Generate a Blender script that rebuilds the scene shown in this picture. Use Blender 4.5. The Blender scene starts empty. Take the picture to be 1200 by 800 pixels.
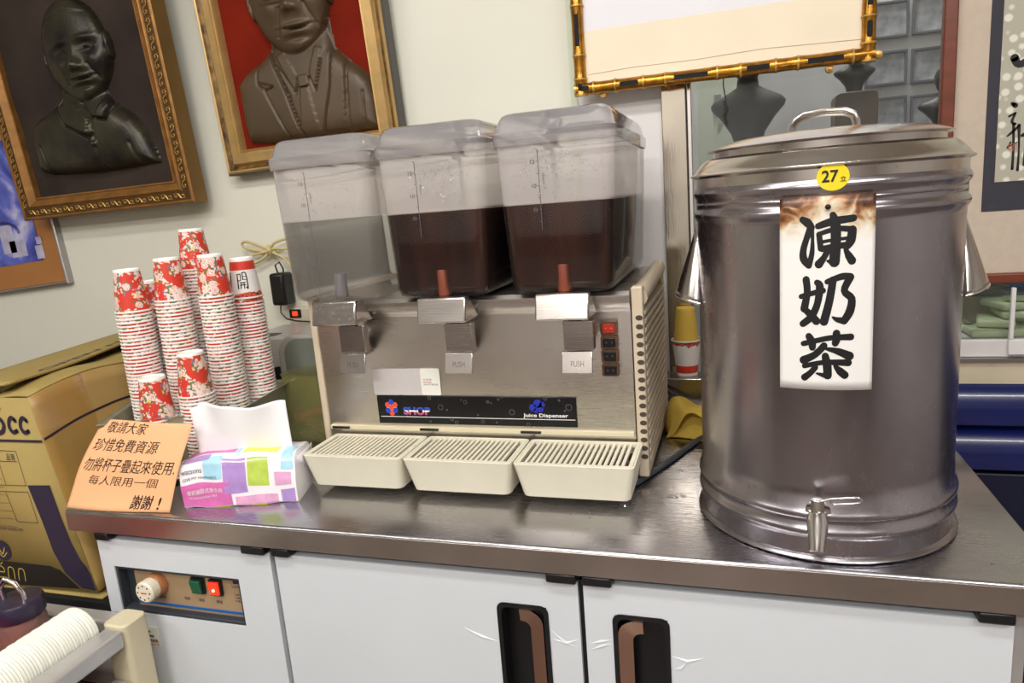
import bpy, math, random
import numpy as np
from mathutils import Vector, Matrix
random.seed(7); np.random.seed(7)
SC = bpy.context.scene
COL = SC.collection
PI = math.pi

# ------------------------------------------------------------------ camera
YAW, PITCH, ROLL, FPX = 0.3158, 0.1963, -0.0782, 821.68
def cam_axes():
    cy, sy, cp, sp = math.cos(YAW), math.sin(YAW), math.cos(PITCH), math.sin(PITCH)
    f = Vector((-sy*cp, cy*cp, -sp)); r = Vector((cy, sy, 0)); u = r.cross(f)
    cr, sr = math.cos(ROLL), math.sin(ROLL)
    return cr*r + sr*u, -sr*r + cr*u, f
cd = bpy.data.cameras.new('camera'); cam = bpy.data.objects.new('camera', cd); COL.objects.link(cam)
r_, u_, f_ = cam_axes()
M = Matrix(((r_.x, u_.x, -f_.x), (r_.y, u_.y, -f_.y), (r_.z, u_.z, -f_.z))).to_4x4()
M.translation = Vector((1.1453, -0.8697, 0.4772))
cam.matrix_world = M
cd.sensor_width = 36; cd.lens = FPX*36/1200; cd.clip_start = .02
SC.camera = cam
# ------------------------------------------------------------------ light
SC.view_settings.view_transform = 'Standard'; SC.view_settings.look = 'None'
SC.view_settings.gamma = 1; SC.view_settings.use_curve_mapping = False
SC.view_settings.exposure = -0.32
w = bpy.data.worlds.new('world'); SC.world = w; w.use_nodes = True
w.node_tree.nodes['Background'].inputs[0].default_value = (.5, .48, .45, 1)
w.node_tree.nodes['Background'].inputs[1].default_value = .3
def area(name, loc, target, size, power, col=(1, .98, .955)):
    l = bpy.data.lights.new(name, 'AREA'); l.shape = 'RECTANGLE'; l.size, l.size_y = size
    l.energy = power; l.color = col
    o = bpy.data.objects.new(name, l); COL.objects.link(o); o.location = loc
    o.rotation_euler = (Vector(target)-Vector(loc)).to_track_quat('-Z', 'Y').to_euler()
    return o
area('lamp_tube_light', (.75, -.75, 1.78), (.75, -.2, 0), (1.2, .16), 24)
area('lamp_tube_light', (2.2, -1.7, 1.80), (2.0, -1.0, 0), (1.2, .16), 34)
area('lamp_tube_light', (-.9, -1.6, 1.80), (-.7, -1.0, 0), (1.2, .16), 20)
area('lamp_tube_light', (.6, -2.7, 1.80), (.6, -2.5, 0), (1.2, .16), 62)
area('case_fill', (1.3, .95, 1.80), (1.3, .98, 0), (.4, .2), 22)  # unseen fill added to brighten the case interior and the low cabinet

# ------------------------------------------------------------------ helpers
def lin(c):
    return tuple((x/12.92 if x <= .04045 else ((x+.055)/1.055)**2.4) for x in (v/255 for v in c))
def new_mat(name):
    m = bpy.data.materials.new(name); m.use_nodes = True
    return m, m.node_tree.nodes, m.node_tree.links, m.node_tree.nodes['Principled BSDF']
def mat(name, rgb, rough=.5, metal=0., var=.06, scale=12., bump=0., bscale=200., coat=0., spec=.5, stretch=None, var2=None, emit=None, alpha=None, sss=0):
    """plain procedural material: base colour broken up by noise, optional fine bump"""
    m, N, L, P = new_mat(name)
    c = lin(rgb); P.inputs['Roughness'].default_value = rough; P.inputs['Metallic'].default_value = metal
    P.inputs['Coat Weight'].default_value = coat; P.inputs['Specular IOR Level'].default_value = spec
    tc = N.new('ShaderNodeTexCoord'); src = tc.outputs['Object']
    if stretch:
        mp = N.new('ShaderNodeMapping'); mp.inputs['Scale'].default_value = stretch; L.new(src, mp.inputs[0]); src = mp.outputs[0]
    nz = N.new('ShaderNodeTexNoise'); nz.inputs['Scale'].default_value = scale; nz.inputs['Detail'].default_value = 5
    L.new(src, nz.inputs['Vector'])
    rp = N.new('ShaderNodeValToRGB'); rp.color_ramp.elements[0].position = .3; rp.color_ramp.elements[1].position = .7
    lo = tuple(x*(1-var) for x in c) if var2 is None else lin(var2)
    hi = tuple(min(1, x*(1+var)) for x in c) if var2 is None else c
    rp.color_ramp.elements[0].color = (*lo, 1); rp.color_ramp.elements[1].color = (*hi, 1)
    L.new(nz.outputs[0], rp.inputs[0]); L.new(rp.outputs[0], P.inputs['Base Color'])
    if bump:
        n2 = N.new('ShaderNodeTexNoise'); n2.inputs['Scale'].default_value = bscale; n2.inputs['Detail'].default_value = 3
        L.new(src, n2.inputs['Vector'])
        b = N.new('ShaderNodeBump'); b.inputs['Strength'].default_value = bump; b.inputs['Distance'].default_value = .002
        L.new(n2.outputs[0], b.inputs['Height']); L.new(b.outputs[0], P.inputs['Normal'])
    if emit:
        P.inputs['Emission Color'].default_value = (*lin(emit[0]), 1); P.inputs['Emission Strength'].default_value = emit[1]
    return m
def brushed(name, rgb, rough, scale=(3, 60, 3), amt=.12, dirt=None, dirt_scale=9, dirt_pos=(.62, .72), bump=.08, smudge=.5):
    """metal with streaked roughness, smudges and optional stain patches"""
    m, N, L, P = new_mat(name)
    P.inputs['Metallic'].default_value = 1
    tc = N.new('ShaderNodeTexCoord'); mp = N.new('ShaderNodeMapping'); mp.inputs['Scale'].default_value = scale
    L.new(tc.outputs['Object'], mp.inputs[0])
    n1 = N.new('ShaderNodeTexNoise'); n1.inputs['Scale'].default_value = 8; n1.inputs['Detail'].default_value = 6; L.new(mp.outputs[0], n1.inputs['Vector'])
    n2 = N.new('ShaderNodeTexNoise'); n2.inputs['Scale'].default_value = 5; n2.inputs['Detail'].default_value = 4; L.new(tc.outputs['Object'], n2.inputs['Vector'])
    a = N.new('ShaderNodeMath'); a.operation = 'MULTIPLY_ADD'; a.inputs[1].default_value = amt; a.inputs[2].default_value = rough-amt*.5; L.new(n1.outputs[0], a.inputs[0])
    b = N.new('ShaderNodeMath'); b.operation = 'MULTIPLY_ADD'; b.inputs[1].default_value = amt*smudge*2; L.new(n2.outputs[0], b.inputs[0]); L.new(a.outputs[0], b.inputs[2])
    b2 = N.new('ShaderNodeMath'); b2.operation = 'SUBTRACT'; b2.inputs[1].default_value = amt*smudge; L.new(b.outputs[0], b2.inputs[0])
    L.new(b2.outputs[0], P.inputs['Roughness'])
    c = lin(rgb); rp = N.new('ShaderNodeValToRGB')
    rp.color_ramp.elements[0].position = .35; rp.color_ramp.elements[1].position = .65
    rp.color_ramp.elements[0].color = (*[x*.86 for x in c], 1); rp.color_ramp.elements[1].color = (*[min(1, x*1.05) for x in c], 1)
    L.new(n2.outputs[0], rp.inputs[0]); out = rp.outputs[0]
    if dirt:
        n3 = N.new('ShaderNodeTexNoise'); n3.inputs['Scale'].default_value = dirt_scale; n3.inputs['Detail'].default_value = 8; n3.inputs['Roughness'].default_value = .65
        L.new(tc.outputs['Object'], n3.inputs['Vector'])
        r2 = N.new('ShaderNodeValToRGB'); r2.color_ramp.elements[0].position = dirt_pos[0]; r2.color_ramp.elements[1].position = dirt_pos[1]
        L.new(n3.outputs[0], r2.inputs[0])
        mx = N.new('ShaderNodeMixRGB'); mx.inputs[2].default_value = (*lin(dirt), 1); L.new(r2.outputs[0], mx.inputs[0]); L.new(out, mx.inputs[1]); out = mx.outputs[0]
    L.new(out, P.inputs['Base Color'])
    bp = N.new('ShaderNodeBump'); bp.inputs['Strength'].default_value = bump; bp.inputs['Distance'].default_value = .001
    L.new(n1.outputs[0], bp.inputs['Height']); L.new(bp.outputs[0], P.inputs['Normal'])
    return m
def clear(name, tint, haze, hazecol, rough=.06, gloss=.12, ior=1.45, fog=0):
    """see-through plastic or glass sheet: tinted transparency, fresnel gloss and a little milky haze"""
    m, N, L, P = new_mat(name); N.remove(P); out = N['Material Output']
    t = N.new('ShaderNodeBsdfTransparent'); t.inputs[0].default_value = (*tint, 1)
    d = N.new('ShaderNodeBsdfDiffuse'); d.inputs[0].default_value = (*lin(hazecol), 1)
    tl = N.new('ShaderNodeBsdfTranslucent'); tl.inputs[0].default_value = (*lin(hazecol), 1)
    ad = N.new('ShaderNodeMixShader'); ad.inputs[0].default_value = .5; L.new(d.outputs[0], ad.inputs[1]); L.new(tl.outputs[0], ad.inputs[2])
    g = N.new('ShaderNodeBsdfGlossy'); g.inputs['Roughness'].default_value = rough
    nz = N.new('ShaderNodeTexNoise'); nz.inputs['Scale'].default_value = 14; nz.inputs['Detail'].default_value = 6
    tc = N.new('ShaderNodeTexCoord'); L.new(tc.outputs['Object'], nz.inputs['Vector'])
    mm = N.new('ShaderNodeMath'); mm.operation = 'MULTIPLY_ADD'; mm.inputs[1].default_value = haze*.6; mm.inputs[2].default_value = haze*.7; L.new(nz.outputs[0], mm.inputs[0])
    if fog:    # condensation film on the wall above the liquid level (z = .472)
        sp = N.new('ShaderNodeSeparateXYZ'); L.new(tc.outputs['Object'], sp.inputs[0])
        st = N.new('ShaderNodeMath'); st.operation = 'GREATER_THAN'; st.inputs[1].default_value = .472; L.new(sp.outputs[2], st.inputs[0])
        fm_ = N.new('ShaderNodeMath'); fm_.operation = 'MULTIPLY_ADD'; fm_.inputs[1].default_value = fog; L.new(st.outputs[0], fm_.inputs[0]); L.new(mm.outputs[0], fm_.inputs[2]); mm = fm_
    m1 = N.new('ShaderNodeMixShader'); L.new(mm.outputs[0], m1.inputs[0]); L.new(t.outputs[0], m1.inputs[1]); L.new(ad.outputs[0], m1.inputs[2])
    fr = N.new('ShaderNodeFresnel'); fr.inputs[0].default_value = ior
    fm = N.new('ShaderNodeMath'); fm.operation = 'MULTIPLY'; fm.inputs[1].default_value = gloss*8; fm.use_clamp = True; L.new(fr.outputs[0], fm.inputs[0])
    m2 = N.new('ShaderNodeMixShader'); L.new(fm.outputs[0], m2.inputs[0]); L.new(m1.outputs[0], m2.inputs[1]); L.new(g.outputs[0], m2.inputs[2])
    L.new(m2.outputs[0], out.inputs[0]); return m

class MB:
    def __init__(s): s.v = []; s.f = []; s.mi = []
    def add(s, vs, fs, mi=0):
        k = len(s.v); s.v += [tuple(v) for v in vs]; s.f += [tuple(i+k for i in f) for f in fs]; s.mi += [mi]*len(fs); return s
    def box(s, a, b, mi=0):
        (x0, y0, z0), (x1, y1, z1) = a, b
        return s.add([(x0,y0,z0),(x1,y0,z0),(x1,y1,z0),(x0,y1,z0),(x0,y0,z1),(x1,y0,z1),(x1,y1,z1),(x0,y1,z1)],
                     [(0,3,2,1),(4,5,6,7),(0,1,5,4),(1,2,6,5),(2,3,7,6),(3,0,4,7)], mi)
    def hexa(s, p, mi=0):      # 8 corners, bottom loop then top loop (counter-clockwise from above)
        return s.add(p, [(0,3,2,1),(4,5,6,7),(0,1,5,4),(1,2,6,5),(2,3,7,6),(3,0,4,7)], mi)
    def lathe(s, prof, n=48, c=(0,0,0), mi=0, caps=(False, False), ax='z'):
        vs = []
        for r, z in prof:
            for i in range(n):
                a = 2*PI*i/n; p = (r*math.cos(a), r*math.sin(a), z)
                if ax == 'y': p = (p[0], -p[2], p[1])
                if ax == 'x': p = (p[2], p[0], p[1])
                vs.append((c[0]+p[0], c[1]+p[1], c[2]+p[2]))
        fs = [(j*n+i, j*n+(i+1)%n, (j+1)*n+(i+1)%n, (j+1)*n+i) for j in range(len(prof)-1) for i in range(n)]
        if caps[0]: fs.append(tuple(range(n-1, -1, -1)))
        if caps[1]: fs.append(tuple(range((len(prof)-1)*n, len(prof)*n)))
        return s.add(vs, fs, mi)
    def tube(s, pts, r, n=8, closed=False, mi=0, rs=None, flat=1.):
        pts = [Vector(p) for p in pts]; m = len(pts); vs = []
        t0 = None; nrm = None
        for k, p in enumerate(pts):
            if closed: t = (pts[(k+1) % m]-pts[k-1]).normalized()
            else: t = (pts[min(k+1, m-1)]-pts[max(k-1, 0)]).normalized()
            if nrm is None:
                nrm = t.orthogonal().normalized()
            else:
                nrm = (nrm - t*nrm.dot(t)).normalized()
            b = t.cross(nrm); rr = rs[k] if rs else r
            for i in range(n):
                a = 2*PI*i/n; vs.append(p + nrm*(rr*math.cos(a)) + b*(rr*flat*math.sin(a)))
        fs = [(j*n+i, j*n+(i+1)%n, (j+1)%m*n+(i+1)%n, (j+1)%m*n+i) for j in range(m if closed else m-1) for i in range(n)]
        if not closed: fs += [tuple(range(n-1, -1, -1)), tuple(range((m-1)*n, m*n))]
        return s.add(vs, fs, mi)
    def prism(s, poly, fn, d, mi=0):   # poly in (a,b); fn(a,b,c)->xyz ; depth c from 0 to d
        n = len(poly); vs = [fn(a, b, 0) for a, b in poly]+[fn(a, b, d) for a, b in poly]
        fs = [tuple(range(n-1, -1, -1)), tuple(range(n, 2*n))]+[(i, (i+1)%n, n+(i+1)%n, n+i) for i in range(n)]
        return s.add(vs, fs, mi)
    def grid(s, fn, nu, nv, mi=0, u=(0,1), v=(0,1)):
        vs = [fn(u[0]+(u[1]-u[0])*i/nu, v[0]+(v[1]-v[0])*j/nv) for j in range(nv+1) for i in range(nu+1)]
        fs = [(j*(nu+1)+i, j*(nu+1)+i+1, (j+1)*(nu+1)+i+1, (j+1)*(nu+1)+i) for j in range(nv) for i in range(nu)]
        return s.add(vs, fs, mi)
    def build(s, name, mats, parent=None, smooth=35, bevel=0, seg=2, solid=0, fix=True, sub=0):
        me = bpy.data.meshes.new(name); me.from_pydata(s.v, [], s.f)
        if not isinstance(mats, (list, tuple)): mats = [mats]
        for m in mats: me.materials.append(m)
        if len(mats) > 1: me.polygons.foreach_set('material_index', s.mi)
        if fix:
            import bmesh
            bm = bmesh.new(); bm.from_mesh(me); bmesh.ops.recalc_face_normals(bm, faces=bm.faces); bm.to_mesh(me); bm.free()
        if smooth:
            me.polygons.foreach_set('use_smooth', [True]*len(me.polygons)); me.set_sharp_from_angle(angle=math.radians(smooth))
        o = bpy.data.objects.new(name, me); COL.objects.link(o)
        if parent is not None: o.parent = parent
        if solid: md = o.modifiers.new('solid', 'SOLIDIFY'); md.thickness = solid; md.offset = 0
        if sub: md = o.modifiers.new('sub', 'SUBSURF'); md.levels = md.render_levels = sub
        if bevel: md = o.modifiers.new('bevel', 'BEVEL'); md.width = bevel; md.segments = seg; md.limit_method = 'ANGLE'; md.angle_limit = math.radians(40)
        return o
def rrect(x0, y0, x1, y1, r, n=5):
    out = []
    for cx, cy, a0 in ((x1-r, y1-r, 0), (x0+r, y1-r, 90), (x0+r, y0+r, 180), (x1-r, y0+r, 270)):
        for i in range(n+1):
            a = math.radians(a0+90*i/n); out.append((cx+r*math.cos(a), cy+r*math.sin(a)))
    return out
def tag(o, label=None, cat=None, group=None, kind=None):
    if label: o['label'] = label
    if cat: o['category'] = cat
    if group: o['group'] = group
    if kind: o['kind'] = kind
    return o
def thing(name, label, cat, loc=(0, 0, 0), rot=(0, 0, 0), group=None):
    o = bpy.data.objects.new(name, None); COL.objects.link(o); o.empty_display_size = .05
    o.location = loc; o.rotation_euler = rot
    return tag(o, label, cat, group)
def dup(o, parent=None):
    c = o.copy(); COL.objects.link(c); c.parent = parent
    for ch in list(o.children): dup(ch, c)
    return c
def at_mesh(o, loc=None, rot=None):
    if loc is not None: o.location = loc
    if rot is not None: o.rotation_euler = rot
    return o
XZ = lambda y0: (lambda a, b, c: (a, y0-c, b))     # plane facing the room, depth towards the camera
def text_mb(body, size=1., bold=0., res=3):
    """letters as flat faces in (x, y), lower-left at 0,0 ; returns verts, faces, width"""
    cu = bpy.data.curves.new('tmp', 'FONT'); cu.body = body; cu.size = size; cu.resolution_u = res; cu.offset = bold
    o = bpy.data.objects.new('tmp', cu); COL.objects.link(o)
    me = bpy.data.meshes.new_from_object(o.evaluated_get(bpy.context.evaluated_depsgraph_get()))
    vs = [(v.co.x, v.co.y) for v in me.vertices]; fs = [tuple(p.vertices) for p in me.polygons]
    bpy.data.objects.remove(o); bpy.data.curves.remove(cu); bpy.data.meshes.remove(me)
    return vs, fs
def text_fit(body, fn, x0, y0, x1, y1, mi=0, mb=None, bold=0., slant=0., res=3):
    """fit text into the rectangle (x0,y0)-(x1,y1) and place it through fn(x,y)"""
    vs, fs = text_mb(body, 1., bold, res)
    if not vs: return mb or MB()
    ax, bx = min(v[0] for v in vs), max(v[0] for v in vs); ay, by = min(v[1] for v in vs), max(v[1] for v in vs)
    mb = mb or MB()
    out = []
    for x, y in vs:
        s, t = (x-ax)/(bx-ax), (y-ay)/(by-ay); out.append(fn(x0+(x1-x0)*s+slant*t, y0+(y1-y0)*t))
    return mb.add(out, fs, mi)
def stroke(mb, pts, wd, fn, mi=0, n=10, taper=None):
    """one brush stroke: round ended ribbon through pts; wd a width or one per point"""
    ws = wd if isinstance(wd, (list, tuple)) else [wd]*len(pts)
    P = []; W = []
    m = len(pts)
    for k in range(m-1):       # catmull-rom
        p0, p1, p2, p3 = pts[max(k-1, 0)], pts[k], pts[k+1], pts[min(k+2, m-1)]
        st = max(2, n//max(1, m-1)+2)
        for i in range(st):
            t = i/st
            P.append(tuple(.5*((2*p1[j])+(-p0[j]+p2[j])*t+(2*p0[j]-5*p1[j]+4*p2[j]-p3[j])*t*t+(-p0[j]+3*p1[j]-3*p2[j]+p3[j])*t**3) for j in (0, 1)))
            W.append(ws[k]+(ws[k+1]-ws[k])*t)
    P.append(tuple(pts[-1])); W.append(ws[-1])
    L_ = []; R_ = []
    for k in range(len(P)):
        a, b = P[max(k-1, 0)], P[min(k+1, len(P)-1)]
        dx, dy = b[0]-a[0], b[1]-a[1]; d = math.hypot(dx, dy) or 1; nx, ny = -dy/d*W[k]/2, dx/d*W[k]/2
        L_.append((P[k][0]+nx, P[k][1]+ny)); R_.append((P[k][0]-nx, P[k][1]-ny))
    q = len(P); mb.add([fn(*p) for p in L_+R_], [(i, i+1, q+i+1, q+i) for i in range(q-1)], mi)
    for e, ww in ((P[0], W[0]), (P[-1], W[-1])):
        mb.add([fn(e[0]+ww/2*math.cos(2*PI*i/12), e[1]+ww/2*math.sin(2*PI*i/12)) for i in range(12)], [tuple(range(12))], mi)

# ------------------------------------------------------------------ materials
M_wall = mat('wall_paint', (222, 220, 205), .6, var=.03, scale=3, bump=.05, bscale=90)
M_wallgreen = mat('pale_green_trim', (206, 214, 188), .5)
M_panelwhite = mat('white_panel', (226, 222, 220), .45, var=.02)
M_ceiling = mat('ceiling_paint', (225, 224, 216), .7)
M_floor = mat('floor_tiles', (120, 108, 102), .35, var=.15, scale=4)
M_opp = mat('far_wall_paint', (214, 209, 206), .6, var=.08, scale=2)
M_darkwood = mat('dark_wood', (72, 46, 30), .4, var=.25, scale=6, stretch=(1, 1, 8))
M_steel = brushed('brushed_steel', (205, 198, 192), .24, scale=(2, 2, 90), amt=.12)
M_steelpanel = brushed('brushed_steel_panel', (212, 206, 198), .3, scale=(2, 60, 90), amt=.16, dirt=(150, 126, 96), dirt_scale=3.5, dirt_pos=(.7, .95))
M_counter = brushed('worktop_steel', (182, 180, 184), .25, scale=(3, 40, 3), amt=.22, dirt=(120, 100, 70), dirt_scale=24, dirt_pos=(.735, .75), bump=.12)
M_lip = brushed('worktop_edge_steel', (184, 174, 166), .36, scale=(2, 2, 70), amt=.14)
M_urn = brushed('urn_steel', (176, 171, 176), .25, scale=(6, 6, 3), amt=.16, dirt=(96, 70, 50), dirt_scale=13, dirt_pos=(.66, .8), bump=.05)
M_urnband = brushed('urn_band_steel', (205, 198, 192), .2, scale=(3, 3, 60), amt=.1, dirt=(110, 82, 50), dirt_scale=30, dirt_pos=(.66, .74), bump=.03)
M_chrome = mat('chrome', (225, 222, 220), .12, 1, var=.02)
M_alu = mat('aluminium', (176, 174, 176), .35, 1, var=.06, scale=20)
M_aludull = mat('dull_aluminium', (198, 196, 194), .42, .55, var=.08, scale=18)
M_beige = mat('beige_plastic', (214, 203, 172), .42, var=.03)
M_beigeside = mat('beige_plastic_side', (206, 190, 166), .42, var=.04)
M_lightbeige = mat('drip_tray_plastic', (226, 220, 198), .4, var=.03, scale=20)
M_white = mat('white_laminate', (214, 218, 222), .32, var=.02, scale=5)
M_black = mat('black_plastic', (18, 18, 20), .35, var=.1)
M_blackgap = mat('dark_void', (10, 10, 11), .8)
M_darkgrey = mat('dark_grey_plastic', (52, 56, 62), .4)
M_paper = mat('white_paper', (240, 238, 234), .7, var=.015)
M_ink = mat('black_ink', (14, 13, 14), .5)
M_red = mat('red_plastic', (196, 42, 30), .4)
M_card = mat('cardboard', (166, 144, 82), .75, var=.06, scale=9, bump=.15, bscale=60)
M_card2 = mat('taped_cardboard', (176, 144, 86), .35, var=.07, scale=9, bump=.1, bscale=30)
M_cardink = mat('purple_box_ink', (44, 34, 58), .6)
M_cardblack = mat('black_box_ink', (34, 28, 26), .5)
M_gold = mat('gilded_wood', (150, 106, 54), .42, .5, var=.25, scale=30, bump=.25, bscale=120)
M_goldside = mat('ochre_frame_side', (122, 90, 38), .5, .2, var=.12)
M_goldlight = mat('gilt_ornament', (196, 156, 84), .35, .6, var=.35, scale=90)
M_golddark = mat('antique_gold_groove', (84, 58, 24), .5, .3, var=.2)
M_champ = mat('champagne_gold', (190, 156, 100), .4, .5, var=.12, scale=20)
M_champside = mat('grey_frame_side', (82, 78, 74), .5)
M_bamboo = mat('gold_bamboo', (176, 122, 42), .26, .8, var=.4, scale=60, bump=.2, bscale=60)
M_navy = mat('navy_brocade', (52, 50, 60), .7, var=.08, scale=40)
M_mahog = mat('mahogany', (112, 54, 36), .35, var=.2, scale=10, stretch=(1, 1, 6), coat=.2)
M_fabric = mat('beige_silk', (198, 182, 164), .7, var=.04, scale=60, bump=.1, bscale=300)
M_orangepaper = mat('orange_paper', (246, 184, 134), .6, var=.02)
M_tissue = mat('tissue_paper', (240, 238, 238), .75, var=.02, bump=.15, bscale=60, spec=.2)
M_pack = mat('pack_film', (240, 236, 238), .3, var=.02)
M_label = mat('black_label', (16, 16, 18), .3)
M_cordbeige = mat('beige_cord', (200, 182, 128), .55)
M_hose = mat('grey_hose', (70, 72, 78), .4)
M_tank = clear('tank_plastic', (.985, .98, .985), .02, (255, 246, 242), .05, .09, fog=.44)
M_lid = clear('lid_plastic', (.98, .97, .98), .36, (255, 250, 252), .07, .17)
M_water = clear('water', (.92, .92, .91), .12, (216, 212, 216), .03, .06, 1.33)
M_acryl = clear('clear_tray', (.95, .96, .90), .40, (226, 226, 200), .08, .12)
M_acrylolive = clear('olive_acrylic', (.97, .96, .84), .24, (226, 222, 156), .1, .12)
M_glass = clear('window_glass', (.90, .92, .91), .035, (190, 192, 196), .03, .10)
M_droplet = clear('droplet', (.95, .95, .95), .12, (240, 240, 244), .03, .3)
M_jar = clear('jar_plastic', (.8, .76, .74), .3, (214, 200, 192), .1, .1)
def tea_mat():
    m, N, L, P = new_mat('brewed_tea')
    P.inputs['Roughness'].default_value = .12; P.inputs['Specular IOR Level'].default_value = .3
    P.inputs['Base Color'].default_value = (*lin((66, 32, 20)), 1)
    tc = N.new('ShaderNodeTexCoord'); mp = N.new('ShaderNodeMapping'); mp.inputs['Scale'].default_value = (14, 14, 1.5); L.new(tc.outputs['Object'], mp.inputs[0])
    nz = N.new('ShaderNodeTexNoise'); nz.inputs['Scale'].default_value = 2; L.new(mp.outputs[0], nz.inputs['Vector'])
    rp = N.new('ShaderNodeValToRGB'); rp.color_ramp.elements[0].position = .35; rp.color_ramp.elements[1].position = .7
    rp.color_ramp.elements[0].color = (*lin((34, 15, 9)), 1); rp.color_ramp.elements[1].color = (*lin((68, 32, 18)), 1)
    L.new(nz.outputs[0], rp.inputs[0]); L.new(rp.outputs[0], P.inputs['Base Color'])
    return m
M_tea = tea_mat()

# ------------------------------------------------------------------ room shell
WY = .75
FZ = -.80
def struct(name, mb, m, **k): return tag(mb.build(name, m, **k), kind='structure')
struct('floor', MB().box((-3, -3.6, FZ-.05), (4, 1.6, FZ)), M_floor)
struct('ceiling', MB().box((-3, -3.6, 1.9), (4, 1.6, 1.95)), M_ceiling)
struct('wall_back', MB().box((-3, WY, FZ), (.80, WY+.12, 1.9)), M_wall)
struct('wall_left', MB().box((-3.05, -3.6, FZ), (-3, WY, 1.9)), M_wall)
struct('wall_right', MB().box((4, -3.6, FZ), (4.05, 1.6, 1.9)), M_opp)
struct('wall_front', MB().box((-3, -3.65, FZ), (4, -3.6, 1.9)), M_opp)
struct('trim_1', MB().box((-3, -3.6, FZ), (4, -3.57, -.30)).box((-3, -3.6, -.30), (4, -3.56, -.27)), M_darkwood)
struct('trim_2', MB().box((.80, WY-.004, FZ), (.815, WY+.1, 1.9)), M_wallgreen)
struct('trim_3', MB().box((.815, WY, FZ), (.998, WY+.1, 1.9)), M_panelwhite)
struct('trim_4', MB().box((.998, WY-.012, FZ), (1.050, WY+.1, 1.9)), brushed('column_steel', (200, 192, 178), .12, scale=(40, 3, 3), amt=.1), bevel=.002)
# wall above / behind the display case
struct('wall_back_lower', MB().box((1.05, WY+.02, FZ), (4, WY+.1, .037)).box((1.05, WY+.42, .037), (4, WY+.46, 1.9)), mat('case_back', (188, 188, 190), .7))

# ceiling lamps (out of frame, they light the room and show up in the steel)
M_lampglow = mat('lamp_diffuser', (255, 250, 240), .5, emit=((255, 248, 236), 6))
for k, (x, y) in enumerate(((.75, -.80), (2.2, -1.8), (-.9, -1.7), (.6, -2.8))):
    t = thing('ceiling_light', ('long white ceiling lamp over the worktop', 'long white ceiling lamp right of the camera', 'long white ceiling lamp left of the camera', 'long white ceiling lamp far behind the camera')[k], 'lamp', (x, y, 1.9))
    MB().box((-.64, -.1, -.06), (.64, .1, 0)).build('housing', M_panelwhite, t, bevel=.004)
    MB().box((-.6, -.08, -.075), (.6, .08, -.061)).build('diffuser', M_lampglow, t, bevel=.004)

# ------------------------------------------------------------------ refrigerated worktop
LIP = .039; CD = .745; CX1 = 1.503
t = thing('worktop_fridge', 'white under-counter fridge with steel worktop under the drink dispenser', 'fridge', (0, 0, -.8))
def loc_up(o): o.location.z += .8; return o
# worktop sheet with folded front edge
mb = MB()
prof = [(.02, -.036), (.02, -.0385), (.001, -.0385), (-.001, -.036), (-.0015, -.004), (.0, -.0012), (.003, 0), (CD, 0), (CD, -.03)]
n = len(prof); 
for x in (0, CX1): mb.v += [(x, y, z) for y, z in prof]
mb.f += [(i, i+1, n+i+1, n+i) for i in range(n-1)]; mb.mi += [0]*(n-1)
mb.f += [(0, n-1, n-2, *range(n-3, 0, -1))[:0] or tuple(range(n)), tuple(range(2*n-1, n-1, -1))]; mb.mi += [0, 0]
mb.box((.004, .02, -.0385), (CX1-.004, CD, -.03))
loc_up(mb.build('worktop', M_counter, t, smooth=50))
loc_up(MB().box((.0005, -.003, -.038), (CX1-.0005, -.0016, -.0035)).build('edge_strip', M_lip, t, bevel=.0012))
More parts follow.
